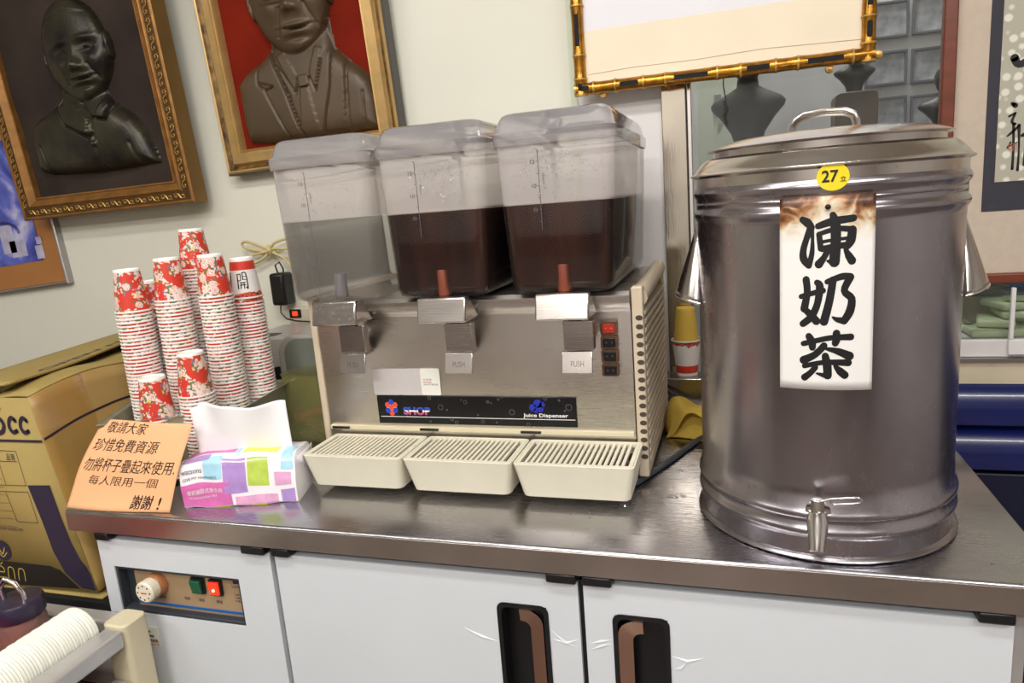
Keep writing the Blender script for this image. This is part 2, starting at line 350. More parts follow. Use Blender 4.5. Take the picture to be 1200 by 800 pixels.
# carcass
loc_up(MB().box((.046, .05, -.74), (1.452, .70, -.0395)).build('carcass', M_blackgap, t))
def door_panel(x0, x1, hole=None):
    z0, z1 = -.70, -.0555
    mb = MB()
    if hole:
        a0, b0, a1, b1 = hole
        mb.box((x0, .01, z0), (x1, .045, b0)).box((x0, .01, b1), (x1, .045, z1)).box((x0, .01, b0), (a0, .045, b1)).box((a1, .01, b0), (x1, .045, b1))
    else: mb.box((x0, .01, z0), (x1, .045, z1))
    return mb
ctl = loc_up(door_panel(.046, .4125, (.074, -.197, .343, -.108)).build('control_panel_front', M_white, t, bevel=0))
def door(x0, x1, hx0, hx1, grip_left):
    hz0, hz1 = -.42, -.101
    d = loc_up(door_panel(x0, x1, (hx0, hz0, hx1, hz1)).build('door', M_white, t))
    # recessed grip cup
    mb = MB(); out = rrect(hx0-.003, hz0-.003, hx1+.003, hz1+.003, .012)
    inn = rrect(hx0+.004, hz0+.004, hx1-.004, hz1-.004, .010); k = len(out)
    mb.v += [(a, .0085, b) for a, b in out]+[(a, .0075, b) for a, b in inn]+[(a, .038, b) for a, b in inn]
    mb.f += [(i, (i+1)%k, k+(i+1)%k, k+i) for i in range(k)]+[(k+i, k+(i+1)%k, 2*k+(i+1)%k, 2*k+i) for i in range(k)]+[tuple(range(2*k, 3*k))]
    mb.mi += [0]*(2*k+1)
    h = mb.build('grip_recess', M_black, d)
    # bent metal pull along one side of the recess
    s = 1 if grip_left else -1; e = hx0+.004 if grip_left else hx1-.004
    arc = lambda cx, cz, r, a0, a1: [(cx+s*r*math.cos(math.radians(a0+(a1-a0)*k/6)), cz+r*math.sin(math.radians(a0+(a1-a0)*k/6))) for k in range(7)]
    pts = [(e+s*.036, hz1-.004)]+arc(e+s*.024, hz1-.027, .023, 90, 180)+[(q[0], hz0+hz1-q[1]) for q in arc(e+s*.024, hz1-.027, .023, 90, 180)[::-1]]+[(e+s*.036, hz0+.004)]
    mb = MB(); ia = arc(e+s*.033, hz1-.036, .012, 90, 180); inner = [(e+s*.036, hz1-.024)]+ia+[(q[0], hz0+hz1-q[1]) for q in ia[::-1]]+[(e+s*.036, hz0+.024)]
    m_ = len(pts)
    for p, y in ((pts, .004), (inner, .008)): mb.v += [(a, y, b) for a, b in p]
    for p, y in ((pts, .008), (inner, .012)): mb.v += [(a, y, b) for a, b in p]
    mb.f += [(i, i+1, m_+i+1, m_+i) for i in range(m_-1)]+[(2*m_+i, 2*m_+i+1, 3*m_+i+1, 3*m_+i) for i in range(m_-1)]+[(i, i+1, 2*m_+i+1, 2*m_+i) for i in range(m_-1)]+[(m_+i, m_+i+1, 3*m_+i+1, 3*m_+i) for i in range(m_-1)]
    mb.mi += [0]*(4*(m_-1))
    tag(mb.build('handle', mat('copper_tinted_steel', (196, 160, 140), .16, 1, var=.06), d, smooth=60), 'polished curved pull reflecting the brown floor')
    return d
d1 = door(.4225, .9265, .805, .878, False)
d2 = door(.9345, 1.4546, .977, 1.050, True)
# black gaskets at the door gap
loc_up(MB().box((.9265, .018, -.70), (.9345, .05, -.0555)).build('gasket', M_black, t))
loc_up(MB().box((.4125, .022, -.70), (.4225, .05, -.0555)).build('gasket', M_darkgrey, t))
# hinges
for a, b in ((.054, .084), (.365, .410), (.423, .457), (.883, .927), (.935, .977), (1.414, 1.453)):
    loc_up(MB().box((a, -.001, -.0545), (b, .03, -.0395)).build('hinge', M_black, t, bevel=.003))
loc_up(MB().box((1.456, .03, -.74), (1.474, .70, -.0395)).build('side_panel', M_aludull, t))
loc_up(MB().box((.0305, .05, -.74), (.0455, .70, -.0395)).build('side_panel', M_aludull, t))
for x, y in ((.08, .08), (1.42, .08), (.08, .66), (1.42, .66)):
    loc_up(MB().lathe([(.02, -.80), (.02, -.74)], 12, (x, y, 0), caps=(True, True)).build('leg', M_alu, t))
# control recess
loc_up(MB().box((.074, .012, -.197), (.079, .05, -.108)).box((.338, .012, -.197), (.343, .05, -.108)).box((.079, .012, -.197), (.338, .05, -.191)).box((.079, .012, -.114), (.338, .05, -.108))
       .box((.079, .03, -.191), (.100, .05, -.114)).build('control_frame', M_darkgrey, t, bevel=.001))
cp = loc_up(MB().box((.100, .040, -.191), (.338, .046, -.114)).build('control_plate', mat('tan_plate', (172, 146, 112), .35, .1, var=.05), t)); cp.location.y -= .014
MB().box((.100, .0385, -.186), (.338, .04, -.182)).build('blue_line', mat('blue_print', (24, 96, 176), .4), cp)
MB().lathe([(.0215, 0), (.0215, .012), (.019, .016), (0, .016)], 32, (.152, .04, -.143), ax='y', caps=(True, False)).build('dial_base', mat('copper_plastic', (170, 112, 70), .35), cp)
kn = MB().lathe([(.0195, .016), (.0195, .032), (.017, .0345), (0, .0345)], 32, (.152, .04, -.143), ax='y').build('dial', mat('cream_dial', (226, 216, 196), .4), cp)
mb = MB()
f = XZ(.0052)
for k in range(8):
    a = 2*PI*k/8; cx, cz = .152+.013*math.cos(a), -.143+.013*math.sin(a); mb.box((cx-.0012, .0050, cz-.0014), (cx+.0012, .0055, cz+.0014))
mb.build('dial_marks', M_ink, cp)
mb = MB().box((.146, .0048, -.1445), (.158, .0054, -.1425)); mb.build('dial_print', M_red, cp)
for (a, b, mm, nm) in ((.229, .256, mat('green_switch', (22, 92, 62), .35), 'green rocker switch'), (.268, .293, mat('red_switch', (200, 50, 34), .3, emit=((255, 60, 30), .9)), 'glowing red rocker switch')):
    MB().box((a, .034, -.152), (b, .04, -.122)).build('switch_bezel', M_black, cp, bevel=.001)
    tag(MB().hexa([(a+.003, .031, -.149), (b-.003, .031, -.149), (b-.003, .034, -.149), (a+.003, .034, -.149), (a+.003, .027, -.125), (b-.003, .027, -.125), (b-.003, .034, -.125), (a+.003, .034, -.125)]).build('rocker', mm, cp, bevel=.001), nm)
MB().lathe([(.003, 0), (.0015, .002), (0, .0022)], 12, (.281, .0288, -.139), ax='y').build('switch_glow', mat('lamp_dot', (255, 200, 150), .4, emit=((255, 190, 130), 3)), cp)
mb = MB(); f = lambda x, y: (x, .0396, y)
text_fit('LIZARD', f, .312, -.136, .336, -.131, mb=mb, bold=.02)
text_fit('溫度', f, .148, -.173, .164, -.167, mb=mb); text_fit('電源', f, .205, -.170, .217, -.164, mb=mb); text_fit('風扇', f, .236, -.170, .248, -.164, mb=mb); text_fit('照明', f, .274, -.170, .286, -.164, mb=mb)
for k in range(3): text_fit('冷藏冷凍', f, .314, -.151-.006*k, .336, -.147-.006*k, mb=mb)
mb.box((.316, .039, -.128), (.330, .0396, -.118))
mb.build('control_print', M_cardink, cp, smooth=0, fix=False)
# small warning sticker on the control panel
st = loc_up(MB().prism(rrect(.118, -.262, .147, -.222, .003), XZ(.0098), .0006).build('warning_sticker', mat('cream_sticker', (226, 222, 206), .5), t))
mb = MB(); f = lambda x, y: (x, .0088, y)
for k, s in enumerate(('電壓', '注意安', '請勿水洗')): text_fit(s, f, .121, -.236-.008*k, .121+.007*(k+1.2), -.230-.008*k, mb=mb, bold=.03)
mb.build('sticker_print', M_ink, st, smooth=0, fix=False)
mb = MB()
for k, s in enumerate(('小心觸電危險', '非專業勿開')): text_fit(s, f, .121, -.254-.005*k, .145, -.2505-.005*k, mb=mb)
mb.build('sticker_red_print', M_red, st, smooth=0, fix=False)
# creased film beside the door grips
mb = MB(); rnd = random.Random(3)
for pts in ([(.745, -.148), (.775, -.158), (.800, -.165)], [(.882, -.135), (.902, -.150), (.922, -.160)], [(.884, -.150), (.905, -.152), (.924, -.146)], [(.940, -.150), (.955, -.143), (.972, -.140)], [(.940, -.160), (.956, -.150), (.972, -.146)], [(1.055, -.155), (1.075, -.158), (1.098, -.152)], [(1.056, -.175), (1.066, -.170), (1.075, -.160)]):
    mb.tube([(a, .0104, b) for a, b in pts], .004, 8, rs=[.0008, .0034, .0006], flat=.10)
tag(loc_up(mb.build('film_crease', M_white, t)), kind='stuff')

# low steel ledge at the back of the worktop
tag(MB().box((.955, .675, .0015), (1.14, .745, .064)).build('steel_ledge', M_steel, bevel=.002), 'low steel ledge along the wall carrying the paper cups behind the dispenser', 'ledge')
tag(MB().tube([(.955, .205, .006), (.985, .228, .006), (1.03, .33, .006), (1.07, .436, .006), (1.12, .53, .006), (1.16, .60, .006)], .0052, 10).build('drain_hose', M_hose), 'thin dark grey hose on the worktop between dispenser and urn', 'hose')
tag(MB().tube([(.965, .66, .055), (.985, .662, .050), (1.02, .655, .030), (1.05, .645, .010), (1.07, .62, .0045), (1.10, .60, .0045)], .0032, 8).build('black_cable', M_black), 'thin black cable hanging in front of the steel ledge', 'cable')
# water drops on the worktop
mb = MB(); rnd = random.Random(11)
spots = [(1.045, .19, .010), (1.062, .196, .007), (1.03, .185, .005), (.975, .155, .012), (.985, .16, .008), (.96, .115, .004), (.967, .118, .003), (.995, .11, .004), (1.0, .125, .003), (1.07, .13, .004), (1.075, .135, .003), (.93, .10, .003), (1.44, .045, .003), (1.05, .30, .006), (.99, .205, .006)]
for k in range(40): spots.append((rnd.uniform(.85, 1.08), rnd.uniform(.02, .35), rnd.uniform(.0006, .0016)))
for x, y, r in spots:
    q = rnd.uniform(.5, 1); a = rnd.uniform(0, PI)
    mb2 = MB().lathe([(r, .0002), (r*.9, r*.16), (r*.55, r*.28), (.0001, r*.33)], 10)
    mb.add([(x+(v[0]*math.cos(a)-v[1]*q*math.sin(a)), y+(v[0]*math.sin(a)+v[1]*q*math.cos(a)), v[2]) for v in mb2.v], mb2.f)
tag(mb.build('water_drops', M_droplet), 'scattered water drops on the steel worktop beside the dispenser', 'water', kind='stuff')

# ------------------------------------------------------------------ juice dispenser
DX0, DX1, DY, DZ = .412, .986, .235, .322
t = thing('juice_dispenser', 'steel three-tank cold drink dispenser with beige drip trays on the worktop', 'drink dispenser', (.70, .40, 0))
def dd(o): o.location = (-.70, -.40, 0); return o
# body
mb = MB()
prof = [(.58, .012), (DY+.004, .012), (DY, .016), (DY, .292), (DY-.004, .298), (DY-.010, .308), (DY-.010, .320), (DY-.004, .326), (DY+.01, .327), (.58, .327)]
n = len(prof)
for x in (DX0, DX1): mb.v += [(x, y, z) for y, z in prof]
mb.f += [(i, (i+1)%n, n+(i+1)%n, n+i) for i in range(n)]+[tuple(range(n)), tuple(range(2*n-1, n-1, -1))]; mb.mi += [0]*(n+2)
dd(mb.build('body', M_steelpanel, t, smooth=40))
for x in (.47, .93):
    for y in (.30, .54): dd(MB().lathe([(.018, 0), (.016, .013)], 16, (x, y, 0), caps=(True, True)).build('foot', M_black, t))
dd(MB().box((DX0+.002, DY+.001, .084), (DX1-.002, DY-.006, .092)).build('tray_rail', M_beige, t, bevel=.001))
for x in (.42, .60, .79): dd(MB().box((x, DY-.010, .0865), (x+.036, DY-.0065, .0905)).build('rail_clip', M_black, t, bevel=.0008))
# side panels
def side_frame(x0, x1, out):
    mb = MB()
    mb.box((x0, DY-.004, .014), (x1, DY+.022, .332)).box((x0, .56, .014), (x1, .585, .338)).box((x0, DY+.022, .014), (x1, .56, .032))
    fr = dd(mb.build('side_panel', M_beigeside, t, bevel=.003))
    xi = x0+.004 if out > 0 else x1-.004
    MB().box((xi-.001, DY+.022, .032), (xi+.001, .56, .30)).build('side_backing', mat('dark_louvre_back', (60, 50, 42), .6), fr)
    mb = MB().tube([((x0+x1)/2, DY+.012, .312), ((x0+x1)/2, .56, .325)], .015, 14)
    mb.build('top_rail', M_beigeside, fr, smooth=60)
    return fr
fr = side_frame(.988, 1.006, 1)
fl = side_frame(.398, .411, -1)
zs = [.040+.0145*k for k in range(18)]
for z in zs:
    for f2, xa, xb in ((fr, .992, 1.008), (fl, .3965, .406)):
        MB().hexa([(xa, DY+.012, z), (xb, DY+.012, z-.003), (xb, .572, z-.003), (xa, .572, z), (xa, DY+.012, z+.006), (xb, DY+.012, z+.004), (xb, .572, z+.004), (xa, .572, z+.006)]).build('slat', M_beigeside, f2, bevel=.001)
for k in range(17):
    z = zs[k]+.0102
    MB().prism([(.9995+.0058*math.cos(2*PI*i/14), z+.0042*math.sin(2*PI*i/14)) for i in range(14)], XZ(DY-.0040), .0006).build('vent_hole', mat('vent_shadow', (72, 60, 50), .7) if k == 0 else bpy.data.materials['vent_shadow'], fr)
# printed front label
lab = dd(MB().box((.517, DY-.0022, .097), (.889, DY-.0004, .149)).build('front_label', M_label, t, bevel=.0004))
F = lambda x, y: (x, DY-.0026, y)
MB().box((.522, DY-.0025, .1095), (.886, DY-.0022, .1105)).build('white_line', M_paper, lab)
mb = MB(); text_fit('SHOP', F, .568, .1135, .622, .1285, mb=mb, bold=.055)
mb.build('shop_lettering_base', mat('label_blue', (60, 96, 190), .4), lab, smooth=0, fix=False)
# lower red / middle white bands of the SHOP letters
def banded(lo, hi, m, nm, dy):
    mb = MB(); vs, fs = text_mb('SHOP', 1., .04)
    ax, bx = min(v[0] for v in vs), max(v[0] for v in vs); ay, by = min(v[1] for v in vs), max(v[1] for v in vs)
    import bmesh
    me = bpy.data.meshes.new('x'); me.from_pydata([((v[0]-ax)/(bx-ax), (v[1]-ay)/(by-ay), 0) for v in vs], [], fs)
    bm = bmesh.new(); bm.from_mesh(me)
    for c, s in ((lo, -1), (hi, 1)):
        bmesh.ops.bisect_plane(bm, geom=bm.verts[:]+bm.edges[:]+bm.faces[:], plane_co=(0, c, 0), plane_no=(0, s, 0), clear_outer=True)
    mb.add([(.5695+.0515*v.co.x, DY-.0028-dy, .1145+.013*v.co.y) for v in bm.verts], [[v.index for v in f.verts] for f in bm.faces]) if not bm.verts.index_update() else None
    bm.free(); bpy.data.meshes.remove(me); mb.build(nm, m, lab, smooth=0, fix=False)
M_lr = mat('label_red', (226, 84, 60), .4); M_lb = mat('label_blue2', (44, 70, 190), .4)
banded(.0, .38, M_lr, 'shop_lettering_red', 0); banded(.38, .62, M_paper, 'shop_lettering_white', 0); banded(.62, 1.0, M_lb, 'shop_lettering_blue', 0)
# round berry-like emblem
red, blue, wht = MB(), MB(), MB()
def disc(mb, x, z, r, y=0., n=14): mb.add([(x+r*math.cos(2*PI*i/n), DY-.0025-y, z+r*math.sin(2*PI*i/n)) for i in range(n)], [tuple(range(n))])
for k in range(6):
    a = PI/6+PI*k/3; disc((red, blue)[k % 2], .545+.0085*math.cos(a), .127+.0105*math.sin(a), .0052, .0002)
disc(red, .545, .127, .0050, .0003)
for k in range(6):
    a = PI*k/3; disc(wht, .545+.007*math.cos(a), .127+.008*math.sin(a), .0030, .0001)
for b, m_, nm in ((red, M_lr, 'emblem_red'), (blue, M_lb, 'emblem_blue'), (wht, M_paper, 'emblem_white')): b.build(nm, m_, lab, smooth=0, fix=False)
mb = MB(); text_fit('Juice Dispenser', F, .795, .1025+.0095, .874, .1205, mb=mb, bold=.018); mb.build('juice_lettering', M_paper, lab, smooth=0, fix=False)
mb = MB()
for x, z, r in ((.822, .138, .0075), (.813, .131, .0065), (.826, .129, .0062), (.818, .1255, .004), (.830, .136, .005)): disc(mb, x, z, r, .0002)
mb.build('blue_bubbles', mat('bubble_blue', (40, 52, 168), .3), lab, smooth=0, fix=False)
mb = MB(); rnd = random.Random(5)
for x, z, r in ((.622, .146, .003), (.642, .129, .0048), (.654, .124, .0016), (.690, .139, .0035), (.682, .143, .0012), (.712, .116, .0015), (.732, .140, .0025), (.738, .138, .0012), (.752, .145, .002), (.759, .149, .0018), (.775, .122, .005), (.836, .147, .003), (.860, .144, .0018), (.876, .132, .0055), (.869, .126, .0015), (.662, .107, .003), (.670, .101, .003), (.720, .104, .003), (.746, .103, .0015), (.803, .101, .003), (.62, .102, .0015)):
    vs = []; n = 16
    for i in range(n):
        a = 2*PI*i/n; vs += [(x+r*math.cos(a), DY-.0025, z+r*math.sin(a)), (x+(r-.0006)*math.cos(a), DY-.0025, z+(r-.0006)*math.sin(a))]
    mb.add(vs, [(2*i, 2*((i+1)%n), 2*((i+1)%n)+1, 2*i+1) for i in range(n)])
tag(mb.build('bubble_rings', mat('grey_print', (120, 124, 130), .5), lab, smooth=0, fix=False), kind='stuff')
dd(MB().box((.513, DY-.0012, .1505), (.611, DY-.0002, .199)).build('blank_sticker', mat('silver_sticker', (206, 200, 200), .42, .15), t))
pt = dd(MB().prism(rrect(.609, .151, .646, .200, .003), XZ(DY-.0012), .0012).build('paper_tag', mat('cream_tag', (232, 230, 220), .5), t))
mb = MB(); text_fit('清潔保養', lambda x, y: (x, DY-.0026, y), .613, .178, .630, .1815, mb=mb); text_fit('維修專線', lambda x, y: (x, DY-.0026, y), .613, .169, .642, .1725, mb=mb)
mb.build('tag_print', mat('grey_print2', (140, 140, 150), .5), pt, smooth=0, fix=False)
mb = MB(); text_fit('NOTICE', lambda x, y: (x, DY-.0026, y), .613, .1735, .629, .1765, mb=mb, bold=.02); mb.build('tag_red_print', M_red, pt, smooth=0, fix=False)
# rocker switches on the right
for k, z in enumerate((.266, .243, .220, .197)):
    b = dd(MB().prism(rrect(.936, z-.0105, .964, z+.0105, .003), XZ(DY), .004).build('switch_bezel', mat('stained_bezel', (92, 62, 40), .5, var=.4, scale=120), t))
    MB().prism(rrect(.940, z-.0075, .960, z+.0075, .002), XZ(DY-.004), .0025).build('rocker', mat('dull_red', (170, 44, 28), .45, var=.2, scale=80) if k == 0 else M_black, b, bevel=.0008)
    for s in (-1, 1): MB().lathe([(.0022, 0), (.001, .0015), (0, .0017)], 10, (.950+s*.0045, DY-.0065, z), ax='y').build('button_dot', (mat('red_dot', (220, 70, 50), .3) if k == 0 else M_darkgrey), b)
# taps
def tap(xc, wet):
    a0 = xc-.0425
    p = dd(MB().hexa([(a0, .166, .292), (a0+.086, .166, .292), (a0+.086, .232, .292), (a0, .232, .292), (a0, .176, .333), (a0+.086, .176, .333), (a0+.086, .192, .333), (a0, .192, .333)]).build('tap_cover', M_steel, t, bevel=.003))
    MB().lathe([(.012, .262), (.012, .292)], 16, (xc+.012, .205, 0), caps=(True, True)).build('spout', M_darkgrey, p)
    MB().box((xc-.004, .188, .240), (xc+.044, .192, .287)).box((xc-.004, .192, .240), (xc-.001, .206, .287)).box((xc+.041, .192, .240), (xc+.044, .206, .287)).build('nozzle_guard', M_steel, p, bevel=.001)
    lv = MB().hexa([(xc-.009, .183, .203), (xc+.041, .183, .203), (xc+.041, .186, .203), (xc-.009, .186, .203), (xc-.009, .192, .238), (xc+.041, .192, .238), (xc+.041, .195, .238), (xc-.009, .195, .238)]).build('push_lever', M_steel, p, bevel=.0015)
    MB().box((xc-.002, .195, .232), (xc+.036, .232, .236)).build('lever_arm', M_steel, lv)
    mb = MB(); text_fit('PUSH', lambda x, y: (x, .1826+(y-.203)*.257, y), xc+.006, .214, xc+.027, .223, mb=mb, bold=.0)
    mb.build('embossed_push', mat('embossed_grey', (128, 122, 120), .4, .8), lv, smooth=0, fix=False)
    if wet:
        rnd = random.Random(2); mb = MB()
        for k in range(70):
            x, s = rnd.uniform(a0+.004, a0+.082), rnd.uniform(.05, .95); r = rnd.uniform(.0008, .0020)
            mb.lathe([(r, 0), (r*.7, r*.5), (.0001, r*.7)], 7, (x, .1655+.010*s, .292+.041*s), ax='y')
        tag(mb.build('water_beads', M_droplet, p), kind='stuff')
for k, xc in enumerate((.487, .687, .889)): tap(xc, k == 0)
# drip trays
XT = [(.425, .6145), (.6165, .8060), (.8080, .9985)]
for (a, b) in XT:
    mb = MB(); y0, y1, z0, z1 = .113, .229, .017, .076
    o1 = rrect(a, y0, b, y1, .008, 4); o0 = rrect(a+.010, y0+.013, b-.010, y1-.004, .012, 4); i1 = rrect(a+.0035, y0+.0035, b-.0035, y1-.0035, .006, 4); i0 = rrect(a+.013, y0+.016, b-.013, y1-.006, .010, 4)
    k = len(o1)
    mb.v += [(x, y, z0) for x, y in o0]+[(x, y, z1) for x, y in o1]+[(x, y, z1) for x, y in i1]+[(x, y, z0+.003) for x, y in i0]
    for q in range(3): mb.f += [(q*k+i, q*k+(i+1)%k, (q+1)*k+(i+1)%k, (q+1)*k+i) for i in range(k)]
    mb.f += [tuple(range(k-1, -1, -1)), tuple(range(3*k, 4*k))]; mb.mi += [0]*(3*k+2)
    tr = dd(mb.build('drip_tray', M_lightbeige, t, smooth=40, bevel=.001))
    if a > .5: MB().prism(rrect(a+.008, y0+.010, b-.008, y1-.008, .006), lambda p, q, c: (p, q, .056+c), .003).build('dark_tray_sheet', M_tea, tr)  # dark sheet below the grate slots, in the tank liquid's material
    mb = MB().box((a+.004, y0+.004, .070), (b-.004, y0+.011, .0755)).box((a+.004, y1-.011, .070), (b-.004, y1-.004, .0755)).box((a+.004, y0+.011, .070), (a+.010, y1-.011, .0755)).box((b-.010, y0+.011, .070), (b-.004, y1-.011, .0755))
    gf = mb.build('grate_frame', M_lightbeige, tr)
    ns = 19; wd = (b-a-.020)/ns
    for i in range(1, ns):
        x = a+.010+wd*i
        MB().box((x-wd*.27, y0+.0105, .0705), (x+wd*.27, y1-.0105, .0752)).build('slat', M_lightbeige, gf)
# tanks, their lids and what is in them
for k, xc in enumerate((.474, .679, .884)):
    y0, y1 = .192, .598
    def ring(hw, ya, yb, r, z): return [(x, y, z) for x, y in rrect(xc-hw, ya, xc+hw, yb, r, 6)]
    def loft(rings, close0=False, close1=False):
        mb = MB(); n = len(rings[0])
        for q in rings: mb.v += q
        mb.f += [(j*n+i, j*n+(i+1)%n, (j+1)*n+(i+1)%n, (j+1)*n+i) for j in range(len(rings)-1) for i in range(n)]
        if close0: mb.f.append(tuple(range(n-1, -1, -1)))
        if close1: mb.f.append(tuple(range((len(rings)-1)*n, len(rings)*n)))
        mb.mi = [0]*len(mb.f); return mb
    hb, ht = .0835, .0935
    lerp = lambda z: hb+(ht-hb)*(z-.322)/(.575-.322)
    tk = dd(loft([ring(hb-.016, y0+.022, y1-.02, .012, .3285), ring(hb-.004, y0+.008, y1-.008, .018, .334), ring(hb, y0+.004, y1-.004, .022, .346), ring(lerp(.45), y0+.002, y1-.002, .022, .45), ring(ht, y0, y1, .022, .572)], close0=True).build('tank', M_tank, t, smooth=50))
    tag(tk, ('tank of clear water', 'tank of dark tea, middle one', 'tank of dark tea, nearest the urn')[k])
    e = .003
    liq = loft([ring(hb-.018, y0+.026, y1-.024, .012, .3305), ring(hb-.004-e, y0+.008+e, y1-.008-e, .016, .337), ring(hb-e, y0+.004+e, y1-.004-e, .019, .348), ring(lerp(.45)-e, y0+.002+e, y1-.002-e, .019, .45), ring(lerp(.470)-e, y0+.0015+e, y1-.0015-e, .019, .470)], True, True)
    liq.build('liquid', M_water if k == 0 else M_tea, tk, smooth=50)
    if k: 
        n_ = MB(); rr = rrect(xc-lerp(.471)+.0022, y0+.0037, xc+lerp(.471)-.0022, y1-.004, .019, 6); ri = rrect(xc-lerp(.471)+.007, y0+.009, xc+lerp(.471)-.007, y1-.009, .015, 6); q = len(rr)
        n_.add([(x, y, .4705) for x, y in rr]+[(x, y, .4735) for x, y in rr]+[(x, y, .4712) for x, y in ri], [(i, (i+1)%q, q+(i+1)%q, q+i) for i in range(q)]+[(q+i, q+(i+1)%q, 2*q+(i+1)%q, 2*q+i) for i in range(q)])
        n_.build('foam_line', mat('tea_foam', (206, 192, 184), .6, var=.12, scale=120), tk)
    # agitator tube seen near the tap
    MB().lathe([(.011, .3335), (.011, .374), (.010, .376), (.0001, .376)], 18, (xc+.005, y0+(.03 if k == 0 else .0125), 0)).build('agitator_tube', mat('grey_tube', (168, 164, 166), .35) if k == 0 else mat('orange_tube', (116, 50, 26), .6), tk)
    # scale with litre marks
    mb = MB(); xs = xc-.022; S = lambda x, y: (x, y0+.004*(.572-y)/.25-.0012, y)
    z0s = .40 if k == 0 else .475
    z0s = .345 if k == 0 else .43
    mb.add([S(xs-.0005, z0s), S(xs+.0005, z0s), S(xs+.0005, .552), S(xs-.0005, .552)], [(0, 1, 2, 3)])
    for i in range(9):
        z = .552-.0005-.018*i
        if z > z0s: mb.add([S(xs-.0035, z), S(xs, z), S(xs, z+.0007), S(xs-.0035, z+.0007)], [(0, 1, 2, 3)])
    for s, z in (('12', .531), ('10', .495), ('8', .459), ('6', .423), ('4', .387)):
        if z > z0s: text_fit(s, S, xs-.0125, z, xs-.005, z+.006, mb=mb)
    vs, fs = text_mb('LITRES', 1.); bx = max(v[0] for v in vs)
    for zc in ((.500, .40) if k == 0 else (.500,)): mb.add([S(xs+.0085-v[1]*.0045, zc+v[0]/bx*.016) for v in vs], fs)
    mb.build('litre_scale', mat('scale_ink', (92, 86, 92), .6), tk, smooth=0, fix=False)
    # condensation above the liquid
    rnd = random.Random(20+k); mb = MB()
    for q in range(230 if k else 110):
        x = xc+rnd.gauss(.01, .035); z = rnd.gauss(.525, .018) if k else rnd.uniform(.48, .55); r = rnd.uniform(.0005, .0014)
        if abs(x-xc) > .085 or z > .562 or z < .475: continue
        mb.lathe([(r, 0), (r*.7, r*.6), (.0001, r*.8)], 6, (x, S(0, z)[1]-.0003, z), ax='y')
    tag(mb.build('condensation', M_droplet, tk), kind='stuff')
    lw = .0965
    ld = dd(loft([ring(lw-.001, y0-.004, y1+.004, .024, .560), ring(lw, y0-.006, y1+.006, .026, .563), ring(lw+.0005, y0-.0065, y1+.0065, .026, .579), ring(lw-.003, y0-.002, y1+.003, .026, .582), ring(lw-.007, y0+.003, y1-.002, .028, .598), ring(lw-.011, y0+.008, y1-.008, .026, .606), ring(lw-.018, y0+.016, y1-.016, .02, .6095), ring(.02, .36, .44, .01, .6105)], close1=True).build('tank_lid', M_lid, t, smooth=45))

# ------------------------------------------------------------------ tea urn
UX, UY = 1.26, .182
t = thing('tea_urn', 'large round stainless steel tea urn with black brush characters, right of the dispenser', 'urn', (UX, UY, 0))
body = [(.0001, .002), (.166, .002), (.1705, .0022), (.1728, .005), (.1705, .008), (.1668, .010), (.1665, .030), (.1670, .034), (.1702, .037), (.1712, .041), (.1702, .045), (.1672, .048), (.1668, .056), (.1702, .059), (.1712, .063), (.1702, .067), (.1665, .071), (.1655, .10), (.1655, .425)]
body += [(.1660, .430), (.1690, .434), (.1700, .438), (.1690, .442), (.1662, .4445), (.1662, .4515), (.1668, .4525), (.1662, .4535), (.1662, .459), (.1692, .463), (.1702, .467), (.1692, .471), (.1664, .475)]
MB().lathe(body, 128).build('body', M_urn, t, smooth=50)
MB().lathe([(.1664, .475), (.1664, .487), (.1700, .4885), (.1732, .490), (.1732, .4915), (.1690, .4935), (.1660, .4975), (.1560, .5085), (.150, .512), (.14, .5125)], 128).build('shoulder', M_urnband, t, smooth=40)
ld = MB().lathe([(.1415, .5090), (.1415, .520), (.1500, .5215), (.1502, .5225), (.143, .5255), (.125, .5315), (.10, .535), (.06, .538), (.0001, .539)], 128).build('lid', M_urnband, t, smooth=35)
hp = [(-.040, 0, .534), (-.039, 0, .545), (-.035, 0, .553), (-.025, 0, .5585), (0, 0, .561), (.025, 0, .5595), (.035, 0, .555), (.039, 0, .547), (.040, 0, .536)]
MB().tube(hp, .0085, 10, flat=.28).build('lid_handle', M_chrome, ld, smooth=60)
# funnel shaped side handles
for s in (-1, 1):
    mb = MB(); n = 20; rings = []
    for z, ro, off in ((.425, .004, .0), (.40, .012, .004), (.36, .026, .012), (.332, .036, .018), (.326, .0375, .019)):
        rings.append([(s*(.1625+ro*.95*math.sin(PI*i/n)), -ro*1.1*math.cos(PI*i/n), z-(.010 if z < .35 else 0)*(1-math.sin(PI*i/n))) for i in range(n+1)])
    for q in rings: mb.v += q
    m_ = n+1; mb.f += [(j*m_+i, j*m_+i+1, (j+1)*m_+i+1, (j+1)*m_+i) for j in range(4) for i in range(n)]; mb.mi = [0]*len(mb.f)
    h = mb.build('side_handle', M_urnband, t, smooth=60, solid=.0015)
    MB().tube(rings[-1], .0022, 8).build('handle_rim', M_chrome, h, smooth=60)
